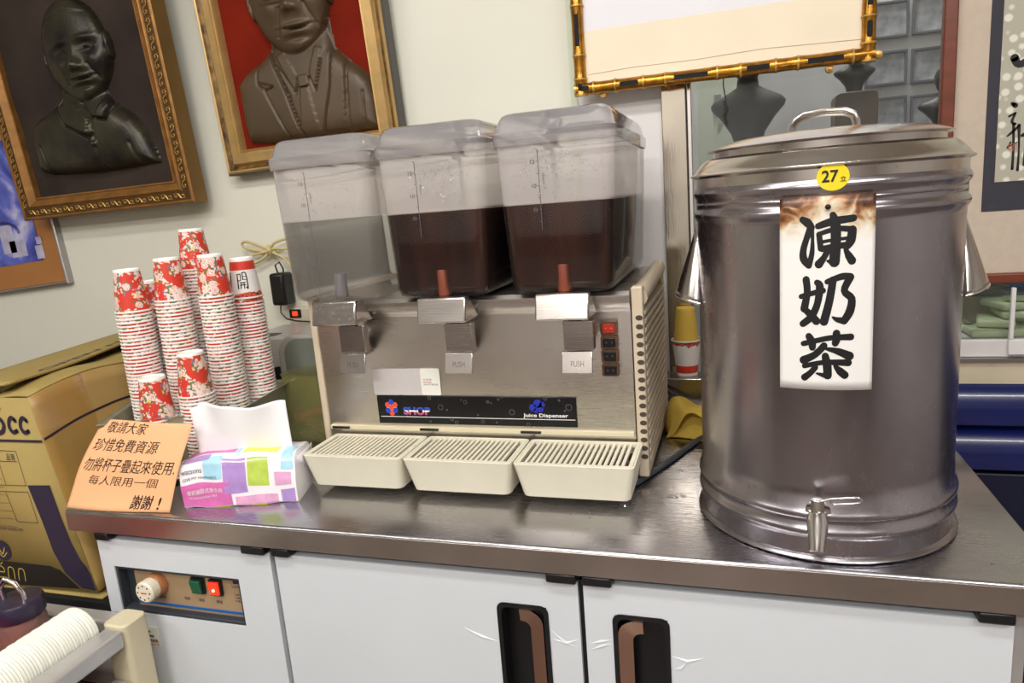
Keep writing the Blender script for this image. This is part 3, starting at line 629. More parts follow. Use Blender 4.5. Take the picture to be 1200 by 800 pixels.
# spout
sa = math.radians(-97); sx, sy = math.cos(sa), math.sin(sa)
def U(rad, side, z): return (rad*sx-side*sy, rad*sy+side*sx, z)
mb = MB()
tap_ = MB().tube([U(.160, 0, .068), U(.180, 0, .070), U(.196, 0, .071)], .0085, 14).build('spout', M_chrome, t, smooth=50)
MB().tube([U(.1655, 0, .069), U(.1685, 0, .069), U(.1695, 0, .069)], .013, 24, rs=[.015, .015, .012]).build('spout_flange', M_chrome, tap_, smooth=40)
MB().tube([U(.191, 0, .080), U(.193, 0, .070), U(.196, 0, .060), U(.201, 0, .050), U(.206, 0, .041), U(.209, 0, .036)], .01, 16, rs=[.010, .0125, .012, .0105, .009, .0086]).build('nozzle', M_chrome, tap_, smooth=60)
MB().tube([U(.191, 0, .078), U(.191, 0, .096), U(.191, 0, .0965)], .0075, 16, rs=[.0078, .0078, .0066]).build('valve_stem', M_chrome, tap_, smooth=40)
loop = [U(.191, .004, .0945), U(.193, .014, .0985), U(.193, .030, .1015), U(.193, .044, .1035), U(.193, .0485, .1015), U(.193, .047, .0975), U(.193, .034, .0945), U(.193, .018, .0920), U(.193, .0145, .0945), U(.193, .016, .0985)]
MB().tube(loop, .0013, 8).build('lever_loop', M_chrome, tap_, smooth=60)
# enamel plate with brush writing
PS = lambda s: math.radians(-90)+math.atan2(0, 1)+(-.064+.100*s)/.1668
def plate(s, tt, off=0.):
    a = PS(s); rr = .1688+off+.0016; z = .228+.228*tt
    return (rr*math.cos(a), rr*math.sin(a), z)
def plate_mat():
    m, N, L, P = new_mat('rusty_enamel'); P.inputs['Roughness'].default_value = .38
    tc = N.new('ShaderNodeTexCoord'); sp = N.new('ShaderNodeSeparateXYZ'); L.new(tc.outputs['Object'], sp.inputs[0])
    nz = N.new('ShaderNodeTexNoise'); nz.inputs['Scale'].default_value = 38; nz.inputs['Detail'].default_value = 5; nz.inputs['Distortion'].default_value = 2.2; L.new(tc.outputs['Object'], nz.inputs['Vector'])
    mr = N.new('ShaderNodeMapRange'); mr.inputs['From Min'].default_value = .402; mr.inputs['From Max'].default_value = .452; L.new(sp.outputs[2], mr.inputs[0])
    ab = N.new('ShaderNodeMath'); ab.operation = 'ADD'; ab.inputs[1].default_value = .014; L.new(sp.outputs[0], ab.inputs[0])
    a2 = N.new('ShaderNodeMath'); a2.operation = 'ABSOLUTE'; L.new(ab.outputs[0], a2.inputs[0])
    a3 = N.new('ShaderNodeMath'); a3.operation = 'MULTIPLY'; a3.inputs[1].default_value = 9; L.new(a2.outputs[0], a3.inputs[0])
    s1 = N.new('ShaderNodeMath'); s1.operation = 'ADD'; L.new(a3.outputs[0], s1.inputs[0]); s1.inputs[1].default_value = .25
    s2 = N.new('ShaderNodeMath'); s2.operation = 'MULTIPLY'; L.new(mr.outputs[0], s2.inputs[0]); L.new(s1.outputs[0], s2.inputs[1])
    s3 = N.new('ShaderNodeMath'); s3.operation = 'MULTIPLY'; L.new(s2.outputs[0], s3.inputs[0]); 
    n2 = N.new('ShaderNodeMath'); n2.operation = 'MULTIPLY'; n2.inputs[1].default_value = 2.9; L.new(nz.outputs[0], n2.inputs[0]); L.new(n2.outputs[0], s3.inputs[1])
    rp = N.new('ShaderNodeValToRGB'); e = rp.color_ramp.elements
    e[0].position = 0; e[0].color = (*lin((236, 234, 230)), 1); e[1].position = .9; e[1].color = (*lin((70, 42, 24)), 1)
    for p, c in ((.18, (232, 226, 214)), (.36, (214, 196, 166)), (.55, (166, 116, 74)), (.7, (104, 64, 38))):
        q = e.new(p); q.color = (*lin(c), 1)
    L.new(s3.outputs[0], rp.inputs[0]); L.new(rp.outputs[0], P.inputs['Base Color']); return m
mb = MB()
cut = [(0.015, 0), (0, .04), (0, .985), (.02, 1), (.98, 1.0), (1, .98), (1, .03), (.985, 0)]
mb.grid(lambda s, q: plate(s, q), 24, 20)
pl = mb.build('name_plate', plate_mat(), t, smooth=60, solid=.0012)
ink = MB()
def PX(x, y, six=False):   # brush drawing space -> plate
    py = (330 if six else 210)+y/6.154; px = 910+x/6.154
    return plate((px-913.3)/110.5, 1-(py-231)/225.5, .0009)
A5 = lambda x, y: PX(x, y); A6 = lambda x, y: PX(x, y, True)
for pts, wd in (([(190, 282), (225, 305), (252, 335)], [42, 56, 44]), ([(250, 340), (218, 420), (196, 500), (200, 560), (236, 605)], [50, 40, 44, 52, 44]), ([(238, 605), (258, 520), (262, 430), (258, 340)], [40, 34, 22, 26]),
                ([(300, 332), (400, 305), (545, 290)], [40, 52, 44]), ([(402, 262), (420, 330), (424, 450), (416, 585)], [44, 66, 66, 70]),
                ([(308, 390), (320, 490)], 38), ([(310, 386), (430, 356), (535, 366)], [28, 34, 40]), ([(538, 370), (528, 440), (500, 485)], [56, 60, 44]),
                ([(330, 443), (400, 433), (500, 425)], 22), ([(330, 492), (420, 478), (515, 470)], 40), ([(372, 495), (345, 550), (308, 598)], [42, 40, 56]),
                ([(416, 590), (370, 578)], [52, 18]), ([(490, 500), (515, 545), (538, 582)], [24, 48, 54])): stroke(ink, pts, [q*1.1 for q in wd] if isinstance(wd, list) else wd*1.1, A5)
for pts, wd in (([(218, -32), (226, 60), (205, 178)], [48, 46, 52]), ([(205, 178), (255, 225), (293, 268)], [40, 48, 54]), ([(296, -10), (316, 20), (300, 140), (258, 235), (196, 288)], [40, 52, 46, 50, 46]),
                ([(182, 90), (250, 70), (338, 48)], [34, 34, 40]), ([(368, -14), (470, -48), (530, -45)], [36, 44, 46]), ([(408, -25), (385, 120), (348, 272)], [50, 52, 56]),
                ([(530, -42), (488, 52), (540, 110), (530, 200), (490, 268)], [50, 46, 50, 56, 50]), ([(490, 268), (440, 258), (408, 240)], [48, 34, 12]),
                ([(200, 435), (300, 410), (400, 390), (540, 386)], [36, 36, 36, 46]), ([(240, 380), (262, 420), (266, 462)], [46, 54, 46]), ([(438, 358), (438, 400), (430, 430)], [50, 54, 46]),
                ([(350, 448), (285, 515), (202, 558)], [46, 46, 56]), ([(365, 470), (450, 490), (532, 525)], [20, 46, 60]), ([(208, 602), (350, 572), (525, 574)], [34, 34, 48]),
                ([(360, 525), (374, 600), (378, 668)], [48, 58, 56]), ([(378, 675), (300, 655)], [42, 14]), ([(288, 610), (255, 650), (210, 688)], [40, 40, 48]), ([(430, 598), (465, 635), (500, 665)], [24, 52, 54])): stroke(ink, pts, [q*1.1 for q in wd] if isinstance(wd, list) else wd*1.1, A6)
tag(ink.build('brush_writing', M_ink, pl, smooth=0, fix=False), 'black brush characters')
MB().lathe([(.0030, 0), (.0030, .004), (.0015, .005), (0, .005)], 12, (-.0135, -.1700, .444), ax='y').build('rivet', mat('rusty_rivet', (50, 34, 26), .5, .5), pl)
mb = MB()
def stk(x, y, off=.0): a = math.radians(-90)+(x-.0085)/.1700; rr = .1712+off; return (rr*math.cos(a), rr*math.sin(a), .477+y)
n = 32; mb.add([stk(0, 0)]+[stk(.0170*math.cos(2*PI*i/n), .0155*math.sin(2*PI*i/n)) for i in range(n)], [(0, 1+i, 1+(i+1)%n) for i in range(n)])
sk = mb.build('round_sticker', mat('yellow_sticker', (232, 208, 30), .4, var=.02), t, smooth=0, solid=.0006)
mb = MB(); text_fit('27', lambda x, y: stk(x, y, .0008), -.0115, -.006, .0055, .0075, mb=mb, bold=.02); text_fit('立', lambda x, y: stk(x, y, .0008), .0075, -.006, .0135, .0, mb=mb, bold=.01)
mb.build('sticker_number', M_ink, sk, smooth=0, fix=False)

# ------------------------------------------------------------------ framed things on the wall
def hang(name, label, cat, loc, roll, lean, group=None):
    t = thing(name, label, cat, (0, 0, 0), group=group)
    t.matrix_world = Matrix.Translation(loc) @ Matrix.Rotation(math.radians(lean), 4, 'X') @ Matrix.Rotation(-math.radians(roll), 4, 'Y')
    return t
def moulding(w, h, prof, mb=None, mi=0):
    """mitred picture moulding; prof = [(inset from outer edge, y)]"""
    mb = mb or MB(); k = len(mb.v); n = len(prof)
    for d, y in prof: mb.v += [(d, y, d), (w-d, y, d), (w-d, y, h-d), (d, y, h-d)]
    for j in range(n-1):
        for i in range(4): mb.f.append((k+j*4+i, k+j*4+(i+1)%4, k+j*4+4+(i+1)%4, k+j*4+4+i)); mb.mi.append(mi)
    return mb
def seg_dist(U_, V_, a, b):
    ax, ay = a; bx, by = b; dx, dy = bx-ax, by-ay; L2 = dx*dx+dy*dy+1e-12
    t = np.clip(((U_-ax)*dx+(V_-ay)*dy)/L2, 0, 1); return np.hypot(U_-ax-t*dx, V_-ay-t*dy)
def poly_in(U_, V_, poly):
    ins = np.zeros(U_.shape, bool); d = np.full(U_.shape, 9.); n = len(poly)
    for i in range(n):
        a, b = poly[i], poly[(i+1) % n]
        d = np.minimum(d, seg_dist(U_, V_, a, b))
        c = ((a[1] > V_) != (b[1] > V_)) & (U_ < (b[0]-a[0])*(V_-a[1])/((b[1]-a[1]) or 1e-9)+a[0]); ins ^= c
    return np.where(ins, d, 0.)
def line_d(U_, V_, pts):
    d = np.full(U_.shape, 9.)
    for a, b in zip(pts[:-1], pts[1:]): d = np.minimum(d, seg_dist(U_, V_, a, b))
    return d
G = lambda x, c, s: np.exp(-((x-c)/s)**2)
def head_relief(U_, V_, cu, cv, hw, hh, D, tilt=0., ey=.08, ny=-.24, my=-.46, ear=.05, fx=.20, fy=-.06, jaw=.38, k=1.35):
    a = math.radians(tilt); x0, y0 = U_-cu, V_-cv
    x = (x0*math.cos(a)+y0*math.sin(a))/hw; y = (-x0*math.sin(a)+y0*math.cos(a))/hh
    wx = np.where(y < -.1, 1-jaw*np.clip(-(y+.1), 0, 1)**1.6, 1-.06*np.clip(y-.2, 0, 1))
    r2 = (x/wx)**2+np.abs(y)**2.3
    h = D*np.sqrt(np.clip(1-r2, 0, 1))**.75
    ins = r2 < 1
    f = np.zeros_like(h); xo, yo = x, y; x = x-fx; y = y-fy
    f += .10*np.exp(-(x/.10)**2)*np.clip((ey+.15-y)/.4, 0, 1)*(y > ny-.06)*1.0
    f += .24*G(x, 0, .15)*G(y, ny+.02, .10)+.12*(G(x, .17, .07)+G(x, -.17, .07))*G(y, ny-.02, .07)
    f += .09*(G(x, .38, .26)+G(x, -.38, .26))*G(y, ey+.17, .06)
    f -= .20*(G(x, .38, .21)+G(x, -.38, .21))*G(y, ey+.02, .10)
    f += .15*(G(x, .38, .14)+G(x, -.38, .14))*G(y, ey, .055)
    f -= .07*(G(x, .38, .16)+G(x, -.38, .16))*G(y, ey-.01, .014)
    f += .10*(G(x, .55, .22)+G(x, -.55, .22))*G(y, ny+.04, .15)
    f -= .07*(G(np.abs(x), .30+.5*(ny+.05-y), .045))*((y < ny+.04)&(y > my-.08))
    f += .09*G(x, 0, .34)*G(y, my+.055, .035)+.10*G(x, 0, .28)*G(y, my-.055, .040)
    f -= .15*G(x, 0, .34)*G(y, my+.035*np.clip(x/.3, -1, 1)**2, .016)
    f -= .06*G(x, 0, .3)*G(y, my-.14, .04)
    f += .10*G(x, 0, .26)*G(y, my-.28, .12)
    h = np.where(ins, h+k*f*.052*np.clip((1-r2)*5, 0, 1), 0); x, y = xo, yo
    for s in (-1, 1):
        ex, e_y = (x-s*1.0)/.10, (y-ey+.06)/.25; e = 1-ex**2-e_y**2
        er = np.where(e > 0, D*.42*np.sqrt(np.clip(e, 0, 1))*(1-.55*G(ex, -s*.1, .35)*G(e_y, 0, .5)), 0); h = np.maximum(h, er)
    return np.maximum(h, 0)
def relief_mesh(U_, V_, H, yb, name, m, parent):
    nv, nu = H.shape; keep = H > 1e-5
    mb_v = [(U_[j, i], yb-H[j, i], V_[j, i]) for j in range(nv) for i in range(nu)]
    fs = []
    for j in range(nv-1):
        kj = keep[j]; kn = keep[j+1]
        for i in range(nu-1):
            if kj[i] or kj[i+1] or kn[i] or kn[i+1]: fs.append((j*nu+i, j*nu+i+1, (j+1)*nu+i+1, (j+1)*nu+i))
    used = sorted({k for f in fs for k in f}); mp = {k: q for q, k in enumerate(used)}
    mb = MB(); mb.add([mb_v[k] for k in used], [tuple(mp[k] for k in f) for f in fs])
    return mb.build(name, m, parent, smooth=70, fix=False)
def cloth_mat(name, rgb, rgb2):
    return mat(name, rgb, .9, var2=rgb2, scale=5, bump=.9, bscale=9, spec=.12)
M_bronze = mat('dark_bronze', (68, 64, 46), .36, .5, var2=(36, 31, 31), scale=16, bump=.25, bscale=160)
M_brownrel = mat('brown_plaster', (90, 72, 50), .46, .15, var2=(72, 57, 40), scale=6, bump=.1, bscale=120)

# --- left relief: bronze bust on brown cloth in an ornate frame
fa = hang('framed_relief', 'bronze relief bust in a high-collared jacket on dark cloth, ornate carved gold frame', 'relief', (-.804, .67, .5295), .93, 3.88)
W_, H_ = .6057, .74
moulding(W_, H_, [(.004, .056), (0, .052), (0, .004), (.004, 0), (.007, 0), (.009, .004), (.032, .004), (.034, .001), (.037, -.001), (.040, .001), (.046, .008), (.053, .012), (.055, .012), (.0555, .009), (.0595, .009), (.060, .016), (.060, .028)]).build('moulding', [M_gold], fa, smooth=25)
moulding(W_, H_, [(.0095, .0035), (.0315, .0035)]).build('groove', M_golddark, fa)
moulding(W_, H_, [(-.0004, .052), (-.0004, .005)]).build('frame_side', M_goldside, fa)
def scroll_mesh():
    mb = MB(); pts = []
    for k in range(15):
        a = PI*.2+k*.42; r = .0075*(1-k/17); pts.append((-.0095+r*math.cos(a), .0025, r*math.sin(a)))
    mb.tube(pts[::-1], .0013, 6)
    pts = []
    for k in range(15):
        a = PI*1.2+k*.42; r = .0075*(1-k/17); pts.append((.0115+r*math.cos(a), .0025, r*math.sin(a)))
    mb.tube(pts[::-1], .0013, 6)
    mb.tube([(-.003, .0025, .005), (.001, .0025, .001), (.005, .0025, -.006)], .0022, 6)
    for s in (-1, 1): mb.lathe([(.0001, -.002), (.002, -.001), (.0001, .001)], 6, (s*.0175+.001, .0025, -s*.006))
    return mb
sm = scroll_mesh().build('ornament_scroll', M_goldlight, fa); sm.location = (.045, 0, .0205)
def put(o, p, a):
    c = o.copy(); COL.objects.link(c); c.parent = o.parent; c.location = p; c.rotation_euler = (0, a, 0)
nb = 13
for k in range(1, nb): put(sm, (.045+(W_-.09)*k/(nb-1), 0, .0205), 0)
for k in range(16): put(sm, (.0205, 0, .055+(H_-.11)*k/15), PI/2); put(sm, (W_-.0205, 0, .055+(H_-.11)*k/15), -PI/2)
for k in range(nb): put(sm, (.045+(W_-.09)*k/(nb-1), 0, H_-.0205), PI)
mb = MB()
def beads(a, b, n):
    for k in range(n):
        p = tuple(a[i]+(b[i]-a[i])*k/n for i in (0, 1)); mb.add([(p[0]+dx, y, p[1]+dz) for dx, y, dz in ((-.0022, .0105, 0), (0, .0105, .0022), (.0022, .0105, 0), (0, .0105, -.0022), (0, .0075, 0))], [(0, 4, 1), (1, 4, 2), (2, 4, 3), (3, 4, 0)])
beads((.057, .057), (W_-.057, .057), 90); beads((W_-.057, .057), (W_-.057, H_-.057), 110); beads((W_-.057, H_-.057), (.057, H_-.057), 90); beads((.057, H_-.057), (.057, .057), 110)
tag(mb.build('bead_border', M_goldlight, fa, smooth=0), kind='stuff')
def cloth(u, v):
    x = .058+(W_-.116)*u; z = .058+(H_-.116)*v
    return (x, .024+.0025*math.sin(9*x+14*z)*math.sin(23*z-6*x)+.0012*math.sin(60*x+20*z), z)
MB().grid(cloth, 60, 70).build('backing_cloth', cloth_mat('brown_velvet', (66, 56, 50), (48, 40, 38)), fa, smooth=60)
us, vs_ = np.arange(.09, .53, .0028), np.arange(.105, .56, .0028); UU, VV = np.meshgrid(us, vs_)
torso = [(.101, .128), (.103, .20), (.108, .238), (.135, .262), (.19, .280), (.240, .312), (.245, .36), (.40, .36), (.402, .300), (.43, .262), (.465, .232), (.487, .195), (.502, .150), (.510, .112), (.40, .108), (.25, .112), (.14, .116)]
d = poly_in(UU, VV, torso)
T = .030*(1-np.exp(-d/.012))+np.where(d > 0, .020*G(UU, .31, .13)*G(VV, .17, .10)-.012*G(VV, .33, .05), 0)
for pts, dep, s in (([(.262, .318), (.232, .285), (.262, .235), (.335, .196), (.352, .205), (.350, .245), (.325, .285)], .010, .0035), ([(.352, .200), (.352, .113)], .006, .003),
                    ([(.352, .245), (.395, .235), (.415, .270), (.402, .300)], .010, .0035), ([(.16, .115), (.148, .19)], .005, .004), ([(.465, .115), (.452, .17)], .005, .004)):
    T -= np.where(d > 0, dep*np.exp(-(line_d(UU, VV, pts)/s)**2), 0)
T += .006*(poly_in(UU, VV, [(.238, .285), (.262, .240), (.336, .202), (.348, .240), (.300, .290)]) > .0015)+.006*(poly_in(UU, VV, [(.356, .240), (.392, .238), (.410, .268), (.398, .292)]) > .0015)
T += .008*np.exp(-((np.hypot(UU-.352, VV-.178))/.007)**4)
T = np.where(d > 0, np.maximum(T, .001), 0)
Hd = head_relief(UU, VV, .334, .406, .101, .130, .038, tilt=3, ey=.08, ny=-.24, my=-.47)
hair = poly_in(UU, VV, [(.235, .43), (.242, .50), (.27, .54), (.34, .556), (.40, .54), (.43, .50), (.441, .43), (.425, .47), (.40, .495), (.34, .505), (.28, .495), (.252, .465)])
Hd = Hd+np.where(Hd > 0, np.minimum(hair, .004)*.6, 0)
Hd = np.where(Hd > 0, Hd+.009, 0)
bust = relief_mesh(UU, VV, np.maximum(T, Hd), .024, 'relief_bust', M_bronze, fa)

# --- right relief: brown bust on red in a champagne frame
fb = hang('framed_relief', 'brown relief bust in suit, tie and glasses on a red ground, plain champagne frame', 'relief', (-.1115, .70, .5971), 1.61, 2.66)
W_, H_ = .5097, .70
moulding(W_, H_, [(.006, .046), (0, .042), (0, .012), (.004, .006)]).build('frame_side', M_champside, fb, smooth=25)
moulding(W_, H_, [(.004, .006), (.008, .002), (.012, .004), (.020, .014), (.024, .010), (.028, .004), (.048, .002), (.050, .006), (.053, .006), (.056, .004), (.060, .012), (.062, .030)]).build('moulding', M_champ, fb, smooth=25)
moulding(W_, H_, [(.0125, .0035), (.0165, .0085), (.021, .0115)]).build('worn_groove', mat('worn_gilding', (150, 116, 66), .45, .4, var2=(52, 36, 20), scale=45), fb)
MB().box((.058, .024, .058), (W_-.058, .030, H_-.058)).build('red_ground', mat('red_ground', (128, 30, 8), .8, var2=(104, 20, 4), scale=7, bump=.1, spec=.15), fb)
us, vs_ = np.arange(.07, .47, .0026), np.arange(.058, .56, .0026); UU, VV = np.meshgrid(us, vs_)
torso = [(.084, .075), (.078, .12), (.080, .215), (.110, .240), (.160, .258), (.190, .282), (.195, .33), (.36, .33), (.362, .262), (.40, .222), (.430, .200), (.448, .175), (.457, .13), (.458, .064), (.30, .062), (.15, .066)]
d = poly_in(UU, VV, torso)
T = .026*(1-np.exp(-d/.010))+np.where(d > 0, .016*G(UU, .27, .14)*G(VV, .10, .12)-.016*G(VV, .31, .04), 0)
for pts, dep, s in (([(.190, .285), (.235, .170), (.262, .07)], .009, .0028), ([(.365, .262), (.350, .17), (.318, .07)], .009, .0028), ([(.152, .255), (.150, .205), (.170, .188), (.196, .192)], .006, .002), ([(.168, .186), (.220, .07)], .006, .0024),
                    ([(.398, .228), (.392, .15), (.385, .07)], .004, .003),
                    ([(.215, .235), (.258, .168), (.268, .205)], .005, .0022), ([(.335, .235), (.312, .168), (.300, .205)], .005, .0022), ([(.425, .07), (.430, .15)], .004, .003)):
    T -= np.where(d > 0, dep*np.exp(-(line_d(UU, VV, pts)/s)**2), 0)
T += .006*(poly_in(UU, VV, [(.268, .208), (.300, .208), (.296, .180), (.272, .180)]) > .0005)+.0045*(poly_in(UU, VV, [(.273, .180), (.295, .180), (.312, .066), (.258, .066)]) > .0005)
T += .004*(poly_in(UU, VV, [(.212, .262), (.258, .170), (.270, .206), (.235, .268)]) > .0005)+.004*(poly_in(UU, VV, [(.340, .262), (.312, .170), (.300, .206), (.322, .268)]) > .0005)
T += .005*(poly_in(UU, VV, [(.160, .252), (.188, .280), (.232, .172), (.258, .072), (.225, .07), (.172, .186), (.198, .194), (.155, .208)]) > .001)+.005*(poly_in(UU, VV, [(.368, .258), (.394, .226), (.388, .150), (.375, .07), (.322, .07), (.354, .17)]) > .001)
T = np.where(d > 0, np.maximum(T, .001), 0)
Hd = head_relief(UU, VV, .268, .402, .104, .150, .040, tilt=2, ey=-.02, ny=-.25, my=-.56, jaw=.20)
Hd = np.where(Hd > 0, Hd+.009, 0)
b2 = relief_mesh(UU, VV, np.maximum(T, Hd), .024, 'relief_bust', M_brownrel, fb)
mb = MB()
for cx in (.248, .336): mb.tube([(cx+.038*math.cos(a), -.040, .402+.026*math.sin(a)) for a in [2*PI*k/20 for k in range(20)]], .0022, 8, closed=True)
mb.tube([(.286, -.042, .404), (.292, -.044, .407), (.298, -.042, .404)], .002, 6)
mb.tube([(.210, -.038, .404), (.186, -.02, .402), (.172, .0, .400)], .002, 6); mb.tube([(.356, -.038, .404), (.368, -.02, .402), (.374, .0, .400)], .002, 6)
tag(mb.build('spectacles', M_brownrel, fb, smooth=60), kind='stuff')

# --- blue photograph in a thin aluminium frame, far left
fc = hang('framed_photo', 'blue photograph in thin aluminium frame with orange-brown mount, below the left relief', 'picture', (-1.4318, .728, .2911), 4.10, 0)
W_, H_ = .6807, .50
moulding(W_, H_, [(.008, .030), (0, .030), (0, .002), (.003, 0), (.007, 0), (.009, .004), (.009, .012)]).build('moulding', M_alu, fc, smooth=30)
MB().box((.008, .012, .008), (W_-.008, .020, H_-.008)).build('mount', mat('orange_brown_mount', (166, 110, 56), .45, var=.08, scale=6), fc)
def photo_mat():
    m, N, L, P = new_mat('blue_photo'); P.inputs['Roughness'].default_value = .25
    tc = N.new('ShaderNodeTexCoord'); nz = N.new('ShaderNodeTexNoise'); nz.inputs['Scale'].default_value = 9; nz.inputs['Detail'].default_value = 5; nz.inputs['Distortion'].default_value = .6; L.new(tc.outputs['Object'], nz.inputs[0])
    rp = N.new('ShaderNodeValToRGB'); e = rp.color_ramp.elements; e[0].position = .3; e[0].color = (*lin((24, 22, 62)), 1); e[1].position = .72; e[1].color = (*lin((200, 196, 222)), 1)
    q = e.new(.45); q.color = (*lin((52, 60, 150)), 1); q = e.new(.58); q.color = (*lin((92, 104, 196)), 1)
    L.new(nz.outputs[0], rp.inputs[0]); L.new(rp.outputs[0], P.inputs[0]); return m
MB().box((.09, .0105, .080), (.594, .0118, .44)).build('photo_print', photo_mat(), fc)
mb = MB()
for a, b, c2, d2 in ((.445, .115, .50, .20), (.585, .150, .607, .128), (.575, .085, .606, .125), (.475, .10, .54, .15)): mb.box((min(a, c2), .0102, min(b, d2)), (max(a, c2), .0104, max(b, d2)))
mb.build('pale_shapes', mat('photo_pale', (176, 172, 196), .4, var=.2, scale=40), fc)
mb = MB(); mb.tube([(.46+.07*math.cos(PI*k/12), .0100, .17+.04*math.sin(PI*k/12)) for k in range(13)], .006, 6, flat=.2)
mb.build('arched_bridge', mat('photo_navy', (44, 42, 108), .4), fc)

# --- bamboo style frame with a mounted scroll, in front of the display case
fd = hang('bamboo_frame', 'gilded bamboo-style picture frame with cream scroll mount, hanging above the dispenser and urn', 'picture', (.8212, .695, .6878), -.15, 1.31)
W_, H_ = .5851, .46
def bamboo(parent, p0, p1, slot):
    """one cane piece between two nodes; p0,p1 along the frame in (u, v)"""
    a, b = Vector((p0[0], 0, p0[1])), Vector((p1[0], 0, p1[1])); L_ = (b-a).length; dr = (b-a).normalized()
    n = 8; pts = [a+dr*(L_*k/n) for k in range(n+1)]
    rs = [.0136, .0130, .0126, .0125, .0125, .0125, .0126, .0130, .0136]
    o = MB().tube(pts, .01, 12, rs=rs).build('cane_piece', M_bamboo, parent, smooth=50)
    side = Vector((dr.z, 0, -dr.x))
    MB().tube([a-dr*.0018, a+dr*.0018], .0146, 12).build('node', M_goldlight, o, smooth=50)
    if slot and L_ > .03:
        mb = MB(); q = rrect(.009, -.0048, L_-.009, .0048, .004, 3)
        mb.prism(q, lambda x, y, c: tuple(a+dr*x+side*y+Vector((0, -.0108-c, 0))), .0016)
        mb.build('dark_slot', M_blackgap, o)
ub = [(.0, .042, 1), (.042, .088, 0), (.088, .147, 1), (.147, .192, 0), (.192, .295, 1), (.295, .340, 0), (.340, .406, 1), (.406, .447, 0), (.447, .545, 1), (.545, .5851, 0)]
vb = [(.0, .034, 0), (.034, .082, 0), (.082, .180, 1), (.180, .222, 0), (.222, .30, 1), (.30, .345, 0), (.345, .425, 1), (.425, .46, 0)]
ins = .0135
for a, b, s in ub:
    bamboo(fd, (max(a, ins*.2), ins), (min(b, W_-.002), ins), s); bamboo(fd, (max(a, ins*.2), H_-ins), (min(b, W_-.002), H_-ins), s)
for a, b, s in vb:
    bamboo(fd, (ins, max(a, .002)), (ins, b), s or a == 0); bamboo(fd, (W_-ins, max(a, .002)), (W_-ins, b), s or a == .034)
MB().box((.016, .004, .016), (W_-.016, .012, .13)).build('cream_mount', mat('cream_mount', (240, 226, 200), .6, var=.03, scale=8), fd)
MB().box((.016, .0045, .13), (W_-.016, .012, H_-.016)).build('white_paper', mat('scroll_paper', (232, 230, 234), .6, var=.015), fd)
MB().tube([(.03, .0035, .042), (.12, .0035, .046), (.25, .0035, .045), (.38, .0035, .049), (.56, .0035, .043)], .0006, 5).build('crease_line', mat('faint_crease', (206, 182, 146), .6), fd)
for x, z in ((.06, .0), (.505, -.004)): MB().lathe([(.008, -.004), (.007, .004), (.0001, .006)], 12, (x, .006, z), ax='y').build('peg', M_goldlight, fd)
MB().lathe([(.008, -.003), (.007, .003), (.0001, .005)], 12, (W_+.006, .010, .012), ax='y').build('peg', M_goldlight, fd)
MB().box((.02, .012, .02), (W_-.02, .016, H_-.02)).build('backboard', M_card, fd)
tag(MB().tube([(1.128, .735, .705), (1.127, .737, .68), (1.131, .737, .655), (1.128, .738, .632), (1.133, .738, .60)], .0013, 6).tube([(1.126, .733, .65), (1.134, .733, .632), (1.127, .733, .62), (1.133, .733, .60)], .003, 6, rs=[.001, .003, .0026, .001]).build('tassel_string', mat('dark_string', (52, 40, 34), .7), smooth=60), 'thin dark string with tassel hanging below the bamboo frame', 'string')['kind'] = 'stuff'

# ------------------------------------------------------------------ display case behind the urn
t = thing('display_case', 'glazed display case holding busts, behind the steel urn', 'display case', (1.3, .96, .25))
def dc(o): o.location = (-1.3, -.96, -.25); return o
dc(MB().box((1.0505, WY+.0005, .25), (1.0605, WY+.012, 1.88)).build('chrome_post', M_chrome, t, bevel=.002))
dc(MB().box((1.0605, WY+.002, .25), (1.545, WY+.006, 1.88)).build('glass_pane', M_glass, t))
dc(MB().box((1.0505, WY+.012, .235), (1.80, WY+.412, .249)).build('case_floor', M_glass, t))
dc(MB().box((1.0515, WY+.02, .25), (1.0565, WY+.41, 1.88)).build('case_side', M_panelwhite, t))
dc(MB().box((1.0525, 1.150, .25), (1.19, 1.160, 1.7)).build('pale_door', mat('pale_green_door', (206, 214, 198), .5, var=.02), t))
dc(MB().box((1.0985, 1.146, .662), (1.1165, 1.1499, .712)).build('switch_plate', mat('grey_switch_plate', (136, 144, 140), .5), t, bevel=.001))
dc(MB().box((1.108, 1.146, .632), (1.119, 1.1499, .648)).build('small_socket', mat('grey_switch_plate2', (168, 176, 168), .5), t, bevel=.001))
M_dkbust = mat('dark_bust', (62, 60, 54), .5, .2, var2=(44, 42, 40), scale=8)
def oval_loft(secs, cx, cy, n=28):
    mb = MB()
    for z, a, b, dx in secs: mb.v += [(cx+dx+a*math.cos(2*PI*i/n), cy+b*math.sin(2*PI*i/n), z) for i in range(n)]
    mb.f += [(j*n+i, j*n+(i+1)%n, (j+1)*n+(i+1)%n, (j+1)*n+i) for j in range(len(secs)-1) for i in range(n)]+[tuple(range(n-1, -1, -1)), tuple(range((len(secs)-1)*n, len(secs)*n))]
    mb.mi = [0]*len(mb.f); return mb
